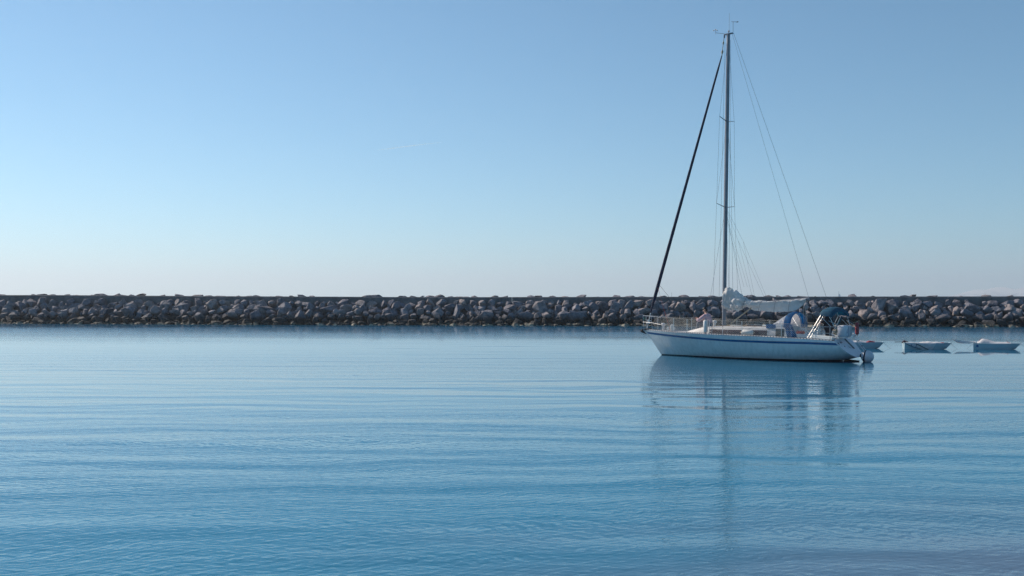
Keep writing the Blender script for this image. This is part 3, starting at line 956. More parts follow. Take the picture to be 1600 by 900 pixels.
# boom, sail heap, vang, mainsheet
boom = MB().tube([BOOM_A, BOOM_B], .062, 12, flat=(.8, 1.15)).build("boom", M["mast"], yacht)
MB().tube([BOOM_A + Vector((.1, 0, .0)), BOOM_A + Vector((-.04, 0, 0))], .05, 8).build("gooseneck", M["steel"], boom)
def sail():
    # profile along the boom: t, top above boom axis, bottom below, half width
    prof = [(-.03, .78, .04, .13), (.03, .84, .14, .17), (.09, .78, .22, .20), (.14, .66, .27, .21), (.19, .46, .22, .18), (.225, .36, .13, .13), (.27, .20, .18, .14),
            (.33, .13, .27, .14), (.40, .13, .33, .13), (.47, .10, .38, .12), (.52, .04, .41, .11), (.60, .02, .45, .10), (.68, .02, .48, .10), (.76, .02, .49, .09), (.83, .02, .47, .09), (.88, .02, .40, .085), (.93, .02, .24, .08), (.965, .02, .07, .07)]
    ts = np.linspace(-.03, .965, 110)
    P_ = list(zip(*prof))
    rows = []
    nn = 44
    for t in ts:
        top, bot, hw = (float(np.interp(t, P_[0], P_[i])) for i in (1, 2, 3))
        c = BOOM_A + (BOOM_B - BOOM_A) * t
        row = []
        for k in range(nn):
            a = 2 * math.pi * k / nn
            zz = math.sin(a); yy = math.cos(a)
            z = zz * (top if zz > 0 else bot)
            # belly hangs thin below the boom
            wfac = 1.0 if zz > -.15 else max(.25, 1 + (zz + .15) * .75)
            y = math.copysign(abs(yy) ** .7, yy) * hw * wfac
            p = Vector((c.x, y, c.z + z))
            amp = float(np.interp(t, [-.03, .22, .32, .5, 1], [.16, .14, .06, .04, .03]))
            q = Vector((p.x * 2.2 + p.z * 1.2, p.y * 3.5, p.z * 5.5 - p.x * 1.5))
            n1 = mnoise.noise(q) ; n2 = 1 - 2 * abs(mnoise.noise(q * 2.1 + Vector((4, 1, 7)))); n3 = mnoise.noise(q * 4.3)
            dirv = Vector((0, yy, zz * .7))
            p = p + dirv * amp * 1.15 * (n1 * .9 + n2 * .75 - .2 + n3 * .22)
            # soft diagonal folds in the hanging belly
            if zz < .1:
                p.y += math.sin((p.x * 1.6 + p.z * 5.5) * 3.0 + 2 * n1) * .022 * min(1, (.1 - zz) * 2) * (1 if yy > 0 else .6)
            row.append(p)
        rows.append(row)
    m = MB().grid(rows, close=True)
    m.add(rows[0], [tuple(range(nn))]); m.add(rows[-1], [tuple(range(nn - 1, -1, -1))])
    s = m.build("lowered_mainsail", M["sail"], boom, angle=75)
    for t in (.235, .44, .62, .79):
        c = BOOM_A + (BOOM_B - BOOM_A) * t
        top, bot, hw = (float(np.interp(t, P_[0], P_[i])) for i in (1, 2, 3))
        ring = [Vector((c.x - .12 * math.sin(a) , math.cos(a) * (hw + .05), c.z + math.sin(a) * ((top if math.sin(a) > 0 else bot) + .04))) for a in np.linspace(0, 2 * math.pi, 16, endpoint=False)]
        MB().tube(ring, .008, 5, closed=True).build("sail_tie", M["wire"], s)
sail()
vang = MB().tube([B(1142, 505, 0), Vector((-1.50, 0, 2.42))], [.032, .026], 8).build("boom_vang", M["beige"], yacht)
for o_ in (0, .09, .18):
    line("mainsheet", [Vector((-3.85 - o_, .03, 2.66)), Vector((-3.92 - o_ * .6, .03 , 1.12))], .010, "net")
tv = MB().box((-3.98, 0, 1.07), (.10, 1.25, .06)); tv.build("mainsheet_track", M["mast"], yacht, bevel=.01)

# pulpit, stanchions, lifelines, netting
def rail_top(u): return sheer_z(max(u, -5.66)) + float(np.interp(u, [-5.4, -2, 1, 4.2], [.60, .655, .66, .71]))
def rail_v(u): return max(beam(max(u, -5.66)) - .06, .0)
pul = MB()
for side in (1, -1):
    v0 = .16 * side
    pul.tube([(3.0, .57 * side, sheer_z(3.0)), (3.03, .57 * side, rail_top(3.0) - .02), (3.7, .34 * side, 1.91), (4.26, v0, 1.93)], .013, 7)
    pul.tube([(3.03, .57 * side, 1.51), (3.7, .33 * side, 1.59), (4.26, v0, 1.62)], .010, 6)
    pul.tube([(4.26, v0, 1.95), (4.22, v0 * .8, 1.22)], .014, 7)
    pul.tube([(3.7, .34 * side, 1.91), (3.66, .28 * side, 1.20)], .012, 6)
pul.tube([(4.26, .16, 1.93), (4.32, 0, 1.93), (4.26, -.16, 1.93)], .013, 7)
pul.tube([(4.26, .16, 1.62), (4.26, -.16, 1.62)], .010, 6)
pulpit = pul.build("pulpit", M["dull"], yacht)
MB().box((4.20, .12, 1.78), (.10, .08, .16)).build("navigation_light", mat("green_lens", (.02, .10, .07), .2), pulpit, bevel=.02)
ST_U = [2.15, 1.30, .02, -1.62, -3.42, -4.75]
for side in (1, -1):
    for u in ST_U:
        v = rail_v(u) * side
        MB().tube([(u, v, sheer_z(u)), (u, v, rail_top(u))], .0125, 7).build("stanchion", M["steel"], yacht)
    us = np.linspace(3.0, -5.4, 40)
    line("lifeline", [Vector((u, rail_v(u) * side, rail_top(u) - .004 * 0)) for u in us], .0055, "net")
    line("lifeline", [Vector((u, rail_v(u) * side, sheer_z(u) + .33)) for u in us], .0055, "net")
    nt = MB()
    u = 3.45
    sp_ = .085
    i = 0
    def npnt(uu, w):
        vv = rail_v(uu) if uu < 3.0 else float(np.interp(uu, [3.0, 3.7, 4.26], [.57, .34, .16]))
        tz = rail_top(uu) if uu < 3.0 else float(np.interp(uu, [3.0, 3.7, 4.26], [1.86, 1.91, 1.93]))
        b0 = sheer_z(uu) + .04
        return Vector((uu, (vv + .004) * side, b0 + (tz - b0) * w))
    U0, U1 = 3.6, -4.9
    k = U0 + .62
    while k > U1:
        for dirn in (1, -1):
            a_, b_ = (k, k - .62) if dirn == 1 else (k - .62, k)
            pts = []
            for w in (0, .5, 1):
                uu = a_ + (b_ - a_) * w
                if U1 <= uu <= U0: pts.append(npnt(uu, w))
            if len(pts) >= 2: nt.tube(pts, .0032, 3, caps=False)
        k -= sp_
    nt.build("rail_net", M["net"], yacht, smooth=False)
# pushpit
pp = MB()
for side in (1, -1):
    pp.tube([(-4.75, 1.28 * side, rail_top(-4.75) - .05), (-5.45, 1.12 * side, 1.52), (-5.74, .95 * side, 1.52), (-5.78, .55 * side, 1.52)], .013, 7)
    pp.tube([(-4.75, 1.28 * side, 1.24), (-5.45, 1.12 * side, 1.22), (-5.70, .95 * side, 1.22)], .010, 6)
    pp.tube([(-5.45, 1.12 * side, 1.52), (-5.45, 1.12 * side, .92)], .013, 7)
    pp.tube([(-5.74, .95 * side, 1.52), (-5.52, .92 * side, 1.0)], .013, 7)
    pp.tube([(-5.78, .55 * side, 1.52), (-5.50, .55 * side, 1.06)], .013, 7)
pushpit = pp.build("pushpit", M["dull"], yacht)

# anchor on the stem head, windlass
am = MB()
am.tube([(3.85, 0, 1.30), (4.28, 0, 1.27), (4.44, 0, 1.20)], .028, 7)
am.add([(4.54, .0, 1.25), (4.34, .20, 1.11), (4.12, 0, 1.00), (4.34, -.20, 1.11), (4.40, 0, 1.24)], [(0, 1, 4), (1, 2, 4), (2, 3, 4), (3, 0, 4), (0, 3, 2, 1)])
am.box((4.18, 0, 1.25), (.36, .14, .06))
am.build("bow_anchor", M["rubber"], yacht, smooth=False)
wl_ = MB()
wl_.box((2.72, .1, 1.26), (.28, .22, .16))
wl_.tube([(2.72, -.16, 1.32), (2.72, .42, 1.32)], .095, 12)
wl_.build("windlass", M["fender"], yacht, bevel=.02)
cv = MB().lathe([(.05, 0), (.05, .22), (.09, .26), (.11, .33), (.08, .38), (.02, .40)], (3.10, .2, 1.19), (0, 0, 1), 12)
cv.build("vent_cowl", M["ball"], yacht)
MB().lathe([(.03, -.20), (.10, -.14), (.115, 0), (.10, .14), (.03, .20)], (2.46, .50, 1.33), (0, 0, 1), 14).build("deck_vent", M["fender"], yacht)

# sprayhood
def arch(u, hw, zf, za, n=16, lean=0.0, pw=.62):
    out = []
    for k in range(n + 1):
        t = math.pi * k / n
        out.append(Vector((u + lean * math.sin(t), hw * math.copysign(abs(math.cos(t)) ** pw, math.cos(t)), zf + (za - zf) * math.sin(t) ** .8)))
    return out
hood_root = None
PW = .85
A = [arch(-3.66, 1.04, 1.46, 2.12, pw=PW), arch(-3.56, 1.06, 1.46, 2.17, pw=PW), arch(-3.46, 1.06, 1.46, 2.17, pw=PW), arch(-3.34, 1.05, 1.46, 2.11, pw=PW)]
hood = MB().grid(A).build("sprayhood", M["blue"], yacht, angle=80)
V_ = [arch(-3.34, 1.045, 1.46, 2.10, pw=PW), arch(-3.1, 1.03, 1.45, 1.95, pw=PW), arch(-2.85, 1.0, 1.44, 1.76, pw=PW), arch(-2.62, .95, 1.44, 1.58, pw=PW)]
MB().grid(V_).build("clear_window", M["vinyl"], hood, angle=80)
hm = MB()
for side in (1, -1):
    hm.grid([[Vector((u, v * side, 1.42)) for u, v in ((-2.50, .99), (-2.98, 1.03))], [Vector((u, v * side, 1.60)) for u, v in ((-2.50, .95), (-2.98, 1.02))]])
hm.build("window_hem", M["blue"], hood)
hf = MB()
for u, hw, zf, za in ((-3.64, 1.03, 1.40, 2.105), (-3.40, 1.04, 1.40, 2.12)): hf.tube(arch(u, hw, zf, za, pw=PW), .011, 6)
hf.tube([(-3.60, .75, 1.98), (-4.05, 1.2, 1.55)], .007, 5)
hf.build("hood_frame", M["dull"], hood)
sc = MB(); rr = []
for i in range(9):
    w = i / 8
    top = B(1226, 508, 1.35).lerp(B(1237, 507, 1.35), w); bot = B(1230, 527.5, 1.42).lerp(B(1246, 528, 1.42), w)
    rr.append([top.lerp(bot, q) + Vector((0, .025 * math.sin(w * 9 + q * 3), 0)) for q in np.linspace(0, 1, 8)])
sc.grid(rr).build("spray_cloth", M["blue"], yacht)

# bimini with its frame
BP = 1.15
bA = [arch(-5.00, 1.15, 1.97, 2.33, pw=BP), arch(-5.10, 1.16, 2.0, 2.37, pw=BP), arch(-5.28, 1.16, 1.98, 2.385, pw=BP), arch(-5.44, 1.15, 1.97, 2.37, pw=BP), arch(-5.54, 1.14, 1.92, 2.31, pw=BP)]
bim = MB().grid([[p + Vector((0, 0, -.10)) for p in bA[0]]] + bA + [[p + Vector((0, 0, -.15 - .03 * math.sin(i * 2.1))) for i, p in enumerate(bA[-1])]]).build("bimini", M["bimini"], yacht, angle=80)
bf = MB()
for side in (1, -1):
    v = 1.15 * side; w = 1.29 * side
    bf.tube([(-5.06, v, 2.02), (-4.51, w, 1.02)], .015, 7)
    bf.tube([(-5.16, v, 1.97), (-4.63, w, 1.02)], .013, 7)
    bf.tube([(-5.10, v, 1.92), (-5.50, 1.13 * side, 1.52)], .011, 7)
    bf.tube([(-5.44, v, 1.95), (-5.60, 1.02 * side, 1.52)], .014, 7)
    bf.tube([(-5.40, v, 1.78), (-5.85, .95 * side, 1.54)], .011, 7)
    bf.tube([(-5.02, w, 1.50), (-4.86, w, 1.02)], .014, 7)
bf.tube(arch(-5.02, 1.14, 1.95, 2.32, pw=BP), .012, 6); bf.tube(arch(-5.52, 1.13, 1.90, 2.30, pw=BP), .012, 6)
bf.build("bimini_frame", M["steel"], bim)
MB().tube([(-5.20, -1.14, 1.95), (-4.98, -1.21, 1.52)], .045, 8).build("wrapped_leg", M["bimini"], bim)

# steering wheel and pedestal
wh = MB()
ring = [Vector((-4.70, .42 * math.cos(a), 1.30 + .42 * math.sin(a))) for a in np.linspace(0, 2 * math.pi, 24, endpoint=False)]
wh.tube(ring, .014, 6, closed=True)
for a in range(6): wh.tube([(-4.70, 0, 1.30), (-4.70, .42 * math.cos(a * 1.047), 1.30 + .42 * math.sin(a * 1.047))], .008, 5)
wheel = wh.build("steering_wheel", M["steel"], yacht)
MB().tube([(-4.62, 0, .55), (-4.62, 0, 1.40)], [.09, .06], 8).build("wheel_pedestal", M["gelcoat"], wheel)

# stern ladder on the transom
la = MB()
LT, LB = Vector((-5.86, -.60, 1.20)), Vector((-6.48, -.60, .34))
for dv in (-.13, .13): la.tube([LT + Vector((0, dv, 0)), LB + Vector((0, dv, 0))], .014, 6)
ladder = la.build("stern_ladder", M["steel"], yacht)
for t in (.12, .37, .62, .87):
    c = LT.lerp(LB, t)
    MB().box(tuple(c), (.05, .25, .03)).build("rung", M["rubber"], ladder)
for dv in (-.13, .13):
    MB().tube([LT + Vector((0, dv, 0)), (-5.50, -.60 + dv, 1.06)], .012, 6).build("ladder_bracket", M["steel"], ladder)

# ------------------------------------------------------------------ loose things aboard the yacht (top level, world coordinates)
def thing_on_yacht(name, p, label, cat, rz=0.0, group=None):
    o = empty(name, yworld(p), YROT + rz)
    return tag(o, label, cat, group)

def fender(name, p, length, r, axis, label, m):
    t = thing_on_yacht(name, p, label, "fender")
    h = length / 2
    MB().lathe([(r * .25, -h), (r * .75, -h + r * .25), (r * .97, -h + r * .6), (r, 0), (r * .97, h - r * .6), (r * .75, h - r * .25), (r * .25, h)], (0, 0, 0), axis, 18).build("fender_body", M[m], t)
    a = Vector(axis).normalized()
    e = MB()
    for s in (-1, 1): e.lathe([(r * .3, 0), (r * .3, .04), (r * .16, .07)], tuple(a * (h - .01) * s), tuple(a * s), 10)
    e.build("eyelet", M["stripe"] if m == "fender" and axis[2] > .5 else M["beige"], t)
    return t
ft = fender("boat_fender", (.27, 1.38, sheer_z(.3) + .36), .60, .105, (0, 0, 1), "white fender standing upright on the side deck beside the seated person", "fender")
fr_top = Vector((0, .16, .42))
MB().tube([(0, 0, .30), (0.0, .10, .36)], .008, 5).build("lanyard", M["beige"], ft)
fender("boat_fender", (-1.80, 1.40, sheer_z(-1.8) + .15), .56, .125, (1, .05, 0), "white fender lying flat on the side deck under the cabin windows", "fender")
rf = fender("boat_fender", (-5.90, -1.06, 1.42), .56, .085, (0, 0, 1), "faded red fender hung upright on the stern rail above the ladder", "red")
MB().tube([(0, 0, .28), (.10, .08, .27), (.16, .11, .25)], .010, 5).build("lanyard", M["beige"], rf)

# life raft canister on the stern rail
lr = thing_on_yacht("life_raft", (-5.80, .30, 1.33), "white life raft canister with dark straps mounted on the stern rail", "life raft")
shell = MB().box((0, .0, 0), (.40, .84, .50)).build("raft_canister", M["transom"], lr, bevel=.07)
for v in (-.28, -.12, .08):
    q = .207; hz = .257
    rg_ = [Vector((x, v, z)) for x, z in ((-q, -hz + .06), (-q, hz - .06), (-q + .06, hz), (q - .06, hz), (q, hz - .06), (q, -hz + .06), (q - .06, -hz), (-q + .06, -hz))]
    MB().grid([[p + Vector((0, -.038, 0)) for p in rg_], [p + Vector((0, .038, 0)) for p in rg_]], close=True).build("strap", M["stripe"] if v == .08 else M["wire"], shell)
MB().add([(-.206, .30, -.08), (-.206, .22, -.10), (-.206, .24, .10), (-.206, .29, .08)], [(0, 1, 2, 3)]).build("printed_mark", M["stripe"], shell, smooth=False)
MB().box((.14, 0, -.278), (.08, .9, .05)).build("raft_bracket", M["steel"], lr)

# coil of beige rope on the rail, red line in the cockpit
def coil(name, p, label, r, m, axis='x', turns=6, sag=1.3):
    t = thing_on_yacht(name, p, label, "rope")
    rg = random.Random(len(label))
    for half, nm in ((0, "coil"), (1, "coil")):
        pts = []
        for i in range(turns * 14):
            a = i / 14 * 2 * math.pi
            rr = r * (1 + .22 * math.sin(i * .7 + half))
            o = rg.uniform(-.05, .05) + (i / (turns * 14) - .5) * .12
            if axis == 'x': pts.append((o, rr * math.cos(a), rr * sag * math.sin(a)))
            else: pts.append((rr * 1.5 * math.cos(a), rr * math.sin(a), o * .9 + .06))
        if half == 0: MB().tube(pts, .014, 5).build("rope_coil", M[m], t)
    return t
coil("rope_coil", (-5.66, 1.02, 1.30), "beige rope coiled over the stern rail beside the raft canister", .075, "beige")
coil("rope_coil", (-4.05, .80, 1.20), "red rope lying in a loose heap on the cockpit coaming", .12, "ropered", 'z', 5)

# round stern buoy with its strap
by = empty("mooring_buoy", yworld((-6.68, -.02, .23)), YROT)
tag(by, "round grey-white buoy floating against the yacht's stern", "buoy")
prof = [(.27 * math.sin(a), -.27 * math.cos(a)) for a in np.linspace(.02, math.pi - .02, 18)]
MB().lathe(prof, (0, 0, 0), (1, 0.1, .1), 26).build("buoy_ball", M["ball"], by)
MB().lathe([(.262, -.035), (.276, -.03), (.276, .03), (.262, .035)], (.09, 0, 0), (1, .1, .15), 26).build("buoy_strap", M["navy"], by)
MB().tube([(.20, 0, .02), (.31, 0, .05)], [.09, .07], 10).build("buoy_neck", M["rubber"], by)

# ------------------------------------------------------------------ people
def skin(name, verts, edges, radii, material, parent, root=0, sub=1):
    me = bpy.data.meshes.new(name)
    bm = bmesh.new()
    lay = bm.verts.layers.skin.verify()
    vs = []
    for p, r_ in zip(verts, radii):
        v = bm.verts.new(p)
        v[lay].radius = r_ if isinstance(r_, tuple) else (r_, r_)
        vs.append(v)
    for a, b in edges: bm.edges.new((vs[a], vs[b]))
    bm.verts.ensure_lookup_table()
    vs[root][lay].use_root = True
    bm.to_mesh(me); bm.free()
    o = bpy.data.objects.new(name, me)
    COL.objects.link(o)
    sm = o.modifiers.new("skin", 'SKIN'); sm.use_smooth_shade = True
    ss = o.modifiers.new("sub", 'SUBSURF'); ss.levels = sub; ss.render_levels = sub
    dg = bpy.context.evaluated_depsgraph_get()
    dg.update()
    m2 = bpy.data.meshes.new_from_object(o.evaluated_get(dg))
    o.modifiers.clear()
    o.data = m2
    m2.materials.clear(); m2.materials.append(material)
    m2.polygons.foreach_set("use_smooth", [True] * len(m2.polygons))
    o.parent = parent
    return o

def person(root, J, clothes, facing, hair_r=.105, hat=False):
    """J: joints in root coordinates. Builds a continuous body with hands, then clothing, hair and face details."""
    V, E, Rr = [], [], []
    idx = {}
    def add(n, p, r_, to=None):
        idx[n] = len(V); V.append(Vector(p)); Rr.append(r_)
        if to: E.append((idx[to], idx[n]))
    f = Vector(facing).normalized()
    hd = Vector(J['head'])
    nk = Vector(J['neck'])
    add('pelvis', J['pelvis'], .13)
    add('waist', Vector(J['pelvis']).lerp(nk, .42), .12, 'pelvis')
    add('chest', Vector(J['pelvis']).lerp(nk, .78), .14, 'waist')
    add('neck', nk, .055, 'chest')
    add('jaw', nk.lerp(hd, .55) + f * .02, .062, 'neck')
    add('head', hd, .088, 'jaw')
    add('crown', hd + (hd - nk).normalized() * .075, .07, 'head')
    for s in ('l', 'r'):
        add('sh' + s, J['sh' + s], .062, 'chest')
        add('el' + s, J['el' + s], .042, 'sh' + s)
        add('wr' + s, J['wr' + s], .030, 'el' + s)
        d = (Vector(J['wr' + s]) - Vector(J['el' + s])).normalized()
        side = d.cross(f)
        if side.length < .2: side = d.cross(Vector((0, 0, 1)))
        side.normalize()
        palm = Vector(J['wr' + s]) + d * .07
        add('pa' + s, palm, .034, 'wr' + s)
        cur = f.cross(side).normalized() if abs(f.cross(side).length) > .1 else Vector((0, 0, -1))
        for q, (ln, o) in enumerate(((.07, -.030), (.082, -.010), (.078, .010), (.062, .030))):
            k1 = palm + d * .035 + side * o
            add(f'f{q}a{s}', k1, .0115, 'pa' + s)
            add(f'f{q}b{s}', k1 + d * ln * .55 - Vector((0, 0, .012)), .010, f'f{q}a{s}')
            add(f'f{q}c{s}', k1 + d * ln * .9 - Vector((0, 0, .035)), .008, f'f{q}b{s}')
        add('th1' + s, palm - d * .03 - side * .042, .013, 'pa' + s)
        add('th2' + s, palm + d * .02 - side * .062, .010, 'th1' + s)
        add('hp' + s, J['hp' + s], .10, 'pelvis')
        add('kn' + s, J['kn' + s], .062, 'hp' + s)
        add('an' + s, J['an' + s], .042, 'kn' + s)
        add('to' + s, J['to' + s], .036, 'an' + s)
    body = skin("body", V, E, Rr, M["skin"], root, 0, 1)
    top, bottom, shoe = clothes
    # top garment
    tv = [J['pelvis'], Vector(J['pelvis']).lerp(nk, .42), Vector(J['pelvis']).lerp(nk, .78), Vector(J['pelvis']).lerp(nk, .96)]
    tr_ = [.205, .20, .215, .09]
    te = [(0, 1), (1, 2), (2, 3)]
    if 'hem' in J:
        tv.append(Vector(J['hem'])); tr_.append(.20); te.append((0, 4))
    n0 = len(tv)
    for s in ('l', 'r'):
        b = len(tv)
        w = Vector(J['wr' + s]); e = Vector(J['el' + s])
        tv += [Vector(J['sh' + s]), Vector(J['sh' + s]).lerp(e, .5), e, e.lerp(w, .5), e.lerp(w, .96)]
        tr_ += [.105, .09, .08, .068, .048]
        te += [(2, b), (b, b + 1), (b + 1, b + 2), (b + 2, b + 3), (b + 3, b + 4)]
    skin("sweatshirt" if top == "pink" else "coat", tv, te, tr_, M[top], root, 0, 2)
    bv, be, br = [Vector(J['pelvis'])], [], [.155]
    for s in ('l', 'r'):
        b = len(bv)
        h_, k_, a_ = Vector(J['hp' + s]), Vector(J['kn' + s]), Vector(J['an' + s])
        bv += [h_, h_.lerp(k_, .5), k_, k_.lerp(a_, .5), k_.lerp(a_, .93)]
        br += [.125, .102, .082, .074, .062]
        be += [(0, b), (b, b + 1), (b + 1, b + 2), (b + 2, b + 3), (b + 3, b + 4)]
    skin("trousers", bv, be, br, M[bottom], root, 0, 2)
    for s in ('l', 'r'):
        a_, t_ = Vector(J['an' + s]), Vector(J['to' + s])
        skin("shoe", [a_ - Vector((0, 0, .03)) - (t_ - a_) * .25, a_.lerp(t_, .5) - Vector((0, 0, .02)), t_], [(0, 1), (1, 2)], [.05, .055, .045], M[shoe], root, 0, 1)
    # hair cap: back, sides and top of the head
    up = (hd - nk).normalized()
    sidev = up.cross(f).normalized()
    rows = []
    for i in range(9):
        th = math.pi * .62 * i / 8
        row = []
        for k in range(18):
            ph = 2 * math.pi * k / 18
            lim = th * (0.72 if math.cos(ph) > .5 else (1.0 if math.cos(ph) > -.2 else 1.28))
            dv = up * math.cos(lim) * 1.12 + (f * math.cos(ph) + sidev * math.sin(ph) * .86) * math.sin(lim)
            nz = 1 + .10 * mnoise.noise(dv * 5)
            row.append(hd + f * -.005 + up * .022 + dv * hair_r * nz)
        rows.append(row)
    MB().grid(rows, close=True).build("hair", M["hair"], root, angle=180)
    fc = MB().add([hd + f * .088 + up * .01, hd + f * .082 - up * .035 + sidev * .017, hd + f * .082 - up * .035 - sidev * .017, hd + f * .118 - up * .032], [(0, 1, 3), (0, 3, 2), (1, 2, 3)])
    fc.build("nose", M["skin"], root)
    for s in (1, -1):
        MB().lathe([(.001, -.010), (.010, 0), (.001, .010)], tuple(hd + f * .083 + sidev * .032 * s + up * .012), tuple(f), 8).build("eye", M["hair"], root)
        MB().lathe([(.008, -.012), (.03, 0), (.012, .012)], tuple(hd + sidev * .088 * s - f * .005), tuple(sidev), 10).build("ear", M["skin"], root)
    MB().box(tuple(hd + f * .084 - up * .055), (.02, .045, .010), Matrix.Rotation(math.atan2(f.y, f.x), 3, 'Z')).build("mouth", M["red"], root)

# person seated on the front of the coachroof, facing the bow, seen from behind
SEAT = Vector((.58, .40, 1.41))
pr_ = thing_on_yacht("person", SEAT, "dark-haired person in a dusty pink sweatshirt seated on the yacht's foredeck, arms forward", "person")
J = dict(pelvis=(0, 0, .13), neck=(.10, .03, .60), head=(.155, .02, .73),
         shl=(.10, .20, .50), shr=(.10, -.16, .50), ell=(.36, .27, .27), elr=(.36, -.16, .30), wrl=(.48, .10, .36), wrr=(.50, -.05, .36),
         hpl=(.04, .10, .11), hpr=(.04, -.10, .11), knl=(.42, .16, .20), knr=(.42, -.12, .22), anl=(.44, .20, -.20), anr=(.46, -.10, -.12), tol=(.60, .22, -.235), tor=(.62, -.11, -.19))
pr_.scale = (1.12, 1.12, 1.10)
person(pr_, J, ("pink", "greytr", "shoe"), (.97, .18, -.05))

# person standing at the wheel, dark coat, under the bimini
pm_ = thing_on_yacht("person", (-4.93, -.22, .68), "person in a long dark coat standing in the cockpit behind the blue canopy", "person")
J = dict(pelvis=(0, 0, .92), neck=(.02, 0, 1.50), head=(.05, 0, 1.66), hem=(-.02, 0, .62),
         shl=(.01, .19, 1.40), shr=(.01, -.19, 1.40), ell=(.04, .27, 1.12), elr=(.06, -.26, 1.12), wrl=(.22, .30, .98), wrr=(.24, -.22, 1.02),
         hpl=(0, .10, .88), hpr=(0, -.10, .88), knl=(.02, .11, .48), knr=(.02, -.11, .48), anl=(0, .11, .09), anr=(0, -.11, .09), tol=(.15, .13, .05), tor=(.15, -.13, .05))
pm_.scale = (1.15, 1.15, 1.0)
person(pm_, J, ("coat", "coat", "shoe"), (.98, .2, 0))

# ------------------------------------------------------------------ pram dinghies
def dinghy(px, py, theta, label, L=2.45):
    """px,py: foot of the transom corner at the waterline in the photo; stern there, bow to the right"""
    Y = FPX * CAM_H / (py - HOR)
    X = px2x(px, Y)
    t = empty("sailing_dinghy", (X, Y, 0), theta)
    tag(t, label, "dinghy", "small white pram dinghies moored behind the yacht")
    def st(u):
        s = u / L
        bt = float(np.interp(s, [0, .2, .5, .8, 1], [.47, .54, .57, .49, .36]))
        bb = float(np.interp(s, [0, .2, .5, .8, 1], [.40, .45, .47, .40, .29]))
        zt = float(np.interp(s, [0, .5, 1], [.37, .335, .375]))
        zb = float(np.interp(s, [0, .25, .5, .8, .93, 1], [-.02, -.07, -.09, -.05, .0, .05]))
        return bt, bb, zt, zb
    rows = []
    n = 20
    for i in range(n + 1):
        u = L * i / n
        bt, bb, zt, zb = st(u)
        rake = .26 * (i / n) ** 3
        def pt(v, z):
            w = (z - zb) / (zt - zb)
            return Vector((u + rake * (w - .6), v, z))
        rows.append([pt(bt, zt), pt(bt * .98 + bb * .02, zt - .03), pt(bb * .45 + bt * .55, (zt + zb) / 2), pt(bb, zb + .02), pt(bb * .9, zb), pt(-bb * .9, zb), pt(-bb, zb + .02), pt(-(bb * .45 + bt * .55), (zt + zb) / 2), pt(-(bt * .98 + bb * .02), zt - .03), pt(-bt, zt)])
    # shift so the outline starts at the transom's near corner
    m = MB().grid(rows)
    m.add(rows[0], [tuple(range(10))]); m.add(rows[-1], [tuple(range(9, -1, -1))])
    h = m.build("dinghy_hull", M["dinghy"], t, angle=40)
    gw = MB()
    for a in (0, 9): gw.tube([r_[a] + Vector((0, 0, .0)) for r_ in rows], .022, 6)
    gw.tube([rows[0][0], rows[0][9]], .022, 6); gw.tube([rows[-1][0], rows[-1][9]], .022, 6)
    gw.build("gunwale", M["dinghy"], t)
    inn = MB().grid([[Vector((r_[0].x + (.02 if i == 0 else 0), r_[0].y - .02, r_[0].z - .10)), Vector((r_[0].x, -(r_[0].y - .02), r_[0].z - .10))] for i, r_ in enumerate(rows)])
    inn.build("inner_deck", M["darkpanel"], t, smooth=False)
    ps = MB().tube([rows[-1][0].lerp(rows[-1][9], .5), Vector((L + .38, .1, .12)), Vector((L + .60, .15, -.05))], .008, 5)
    ps.build("mooring_line", M["wire"], t)
    k = .96 if px < 1500 else .92
    t.scale = (k, k, k * .98)
    return t, rows, L
def lump(L0, L1, hw, ztop, zb, seed, wob=.05):
    """a rolled sail or cover as a soft ridge along the boat"""
    rows = []
    for i in range(25):
        w = i / 24
        u = L0 + (L1 - L0) * w
        zt = float(np.interp(w, np.linspace(0, 1, len(ztop)), ztop))
        row = []
        for k in range(13):
            a = math.pi * k / 12
            n = mnoise.noise(Vector((u * 3, a * 1.4, seed)))
            row.append(Vector((u, math.cos(a) * hw * (1 - .35 * w * w), zb + (zt - zb) * math.sin(a) ** .8 + wob * n * math.sin(a))))
        rows.append(row)
    m = MB().grid(rows)
    m.add(rows[0], [tuple(range(13))]); m.add(rows[-1], [tuple(range(12, -1, -1))])
    return m

# dinghy half hidden by the yacht's stern
t, rows, L = dinghy(1309, 543.7, R(-14), "pram dinghy half hidden behind the yacht's stern ladder, red bundle near its bow", 2.45)
lump(.3, 1.6, .36, [.40, .46, .44, .47, .40], .27, 2).build("rolled_sail", M["whitecloth"], t)
lump(1.60, 2.10, .20, [.39, .47, .44, .41], .27, 5).build("red_bundle", M["red"], t)

# middle dinghy with white cover, dark strap and ring mark
t, rows, L = dinghy(1411.5, 545.0, R(-13), "pram dinghy with white cover draped over its side, tied by dark straps", 2.45)
lump(.85, 2.1, .34, [.37, .44, .46, .43, .42, .39], .26, 9).build("rolled_sail", M["whitecloth"], t)
lump(1.95, 2.25, .2, [.36, .40, .38], .27, 4).build("red_bundle", M["red"], t)
def side_pt(rows, L, u, w, off=.012, sgn=-1):
    i = min(len(rows) - 2, max(0, int(u / L * 20))); fr_ = u / L * 20 - i
    r0, r1 = rows[i], rows[i + 1]
    seq = [9, 8, 7, 6] if sgn < 0 else [0, 1, 2, 3]
    zs = [0, .09, .5, 1.0]
    def along(r_):
        for a in range(3):
            if zs[a] <= w <= zs[a + 1]:
                return r_[seq[a]].lerp(r_[seq[a + 1]], (w - zs[a]) / (zs[a + 1] - zs[a]))
        return r_[seq[3]]
    p = along(r0).lerp(along(r1), fr_)
    return p + Vector((0, sgn * off, 0))
cv = MB(); rr = []
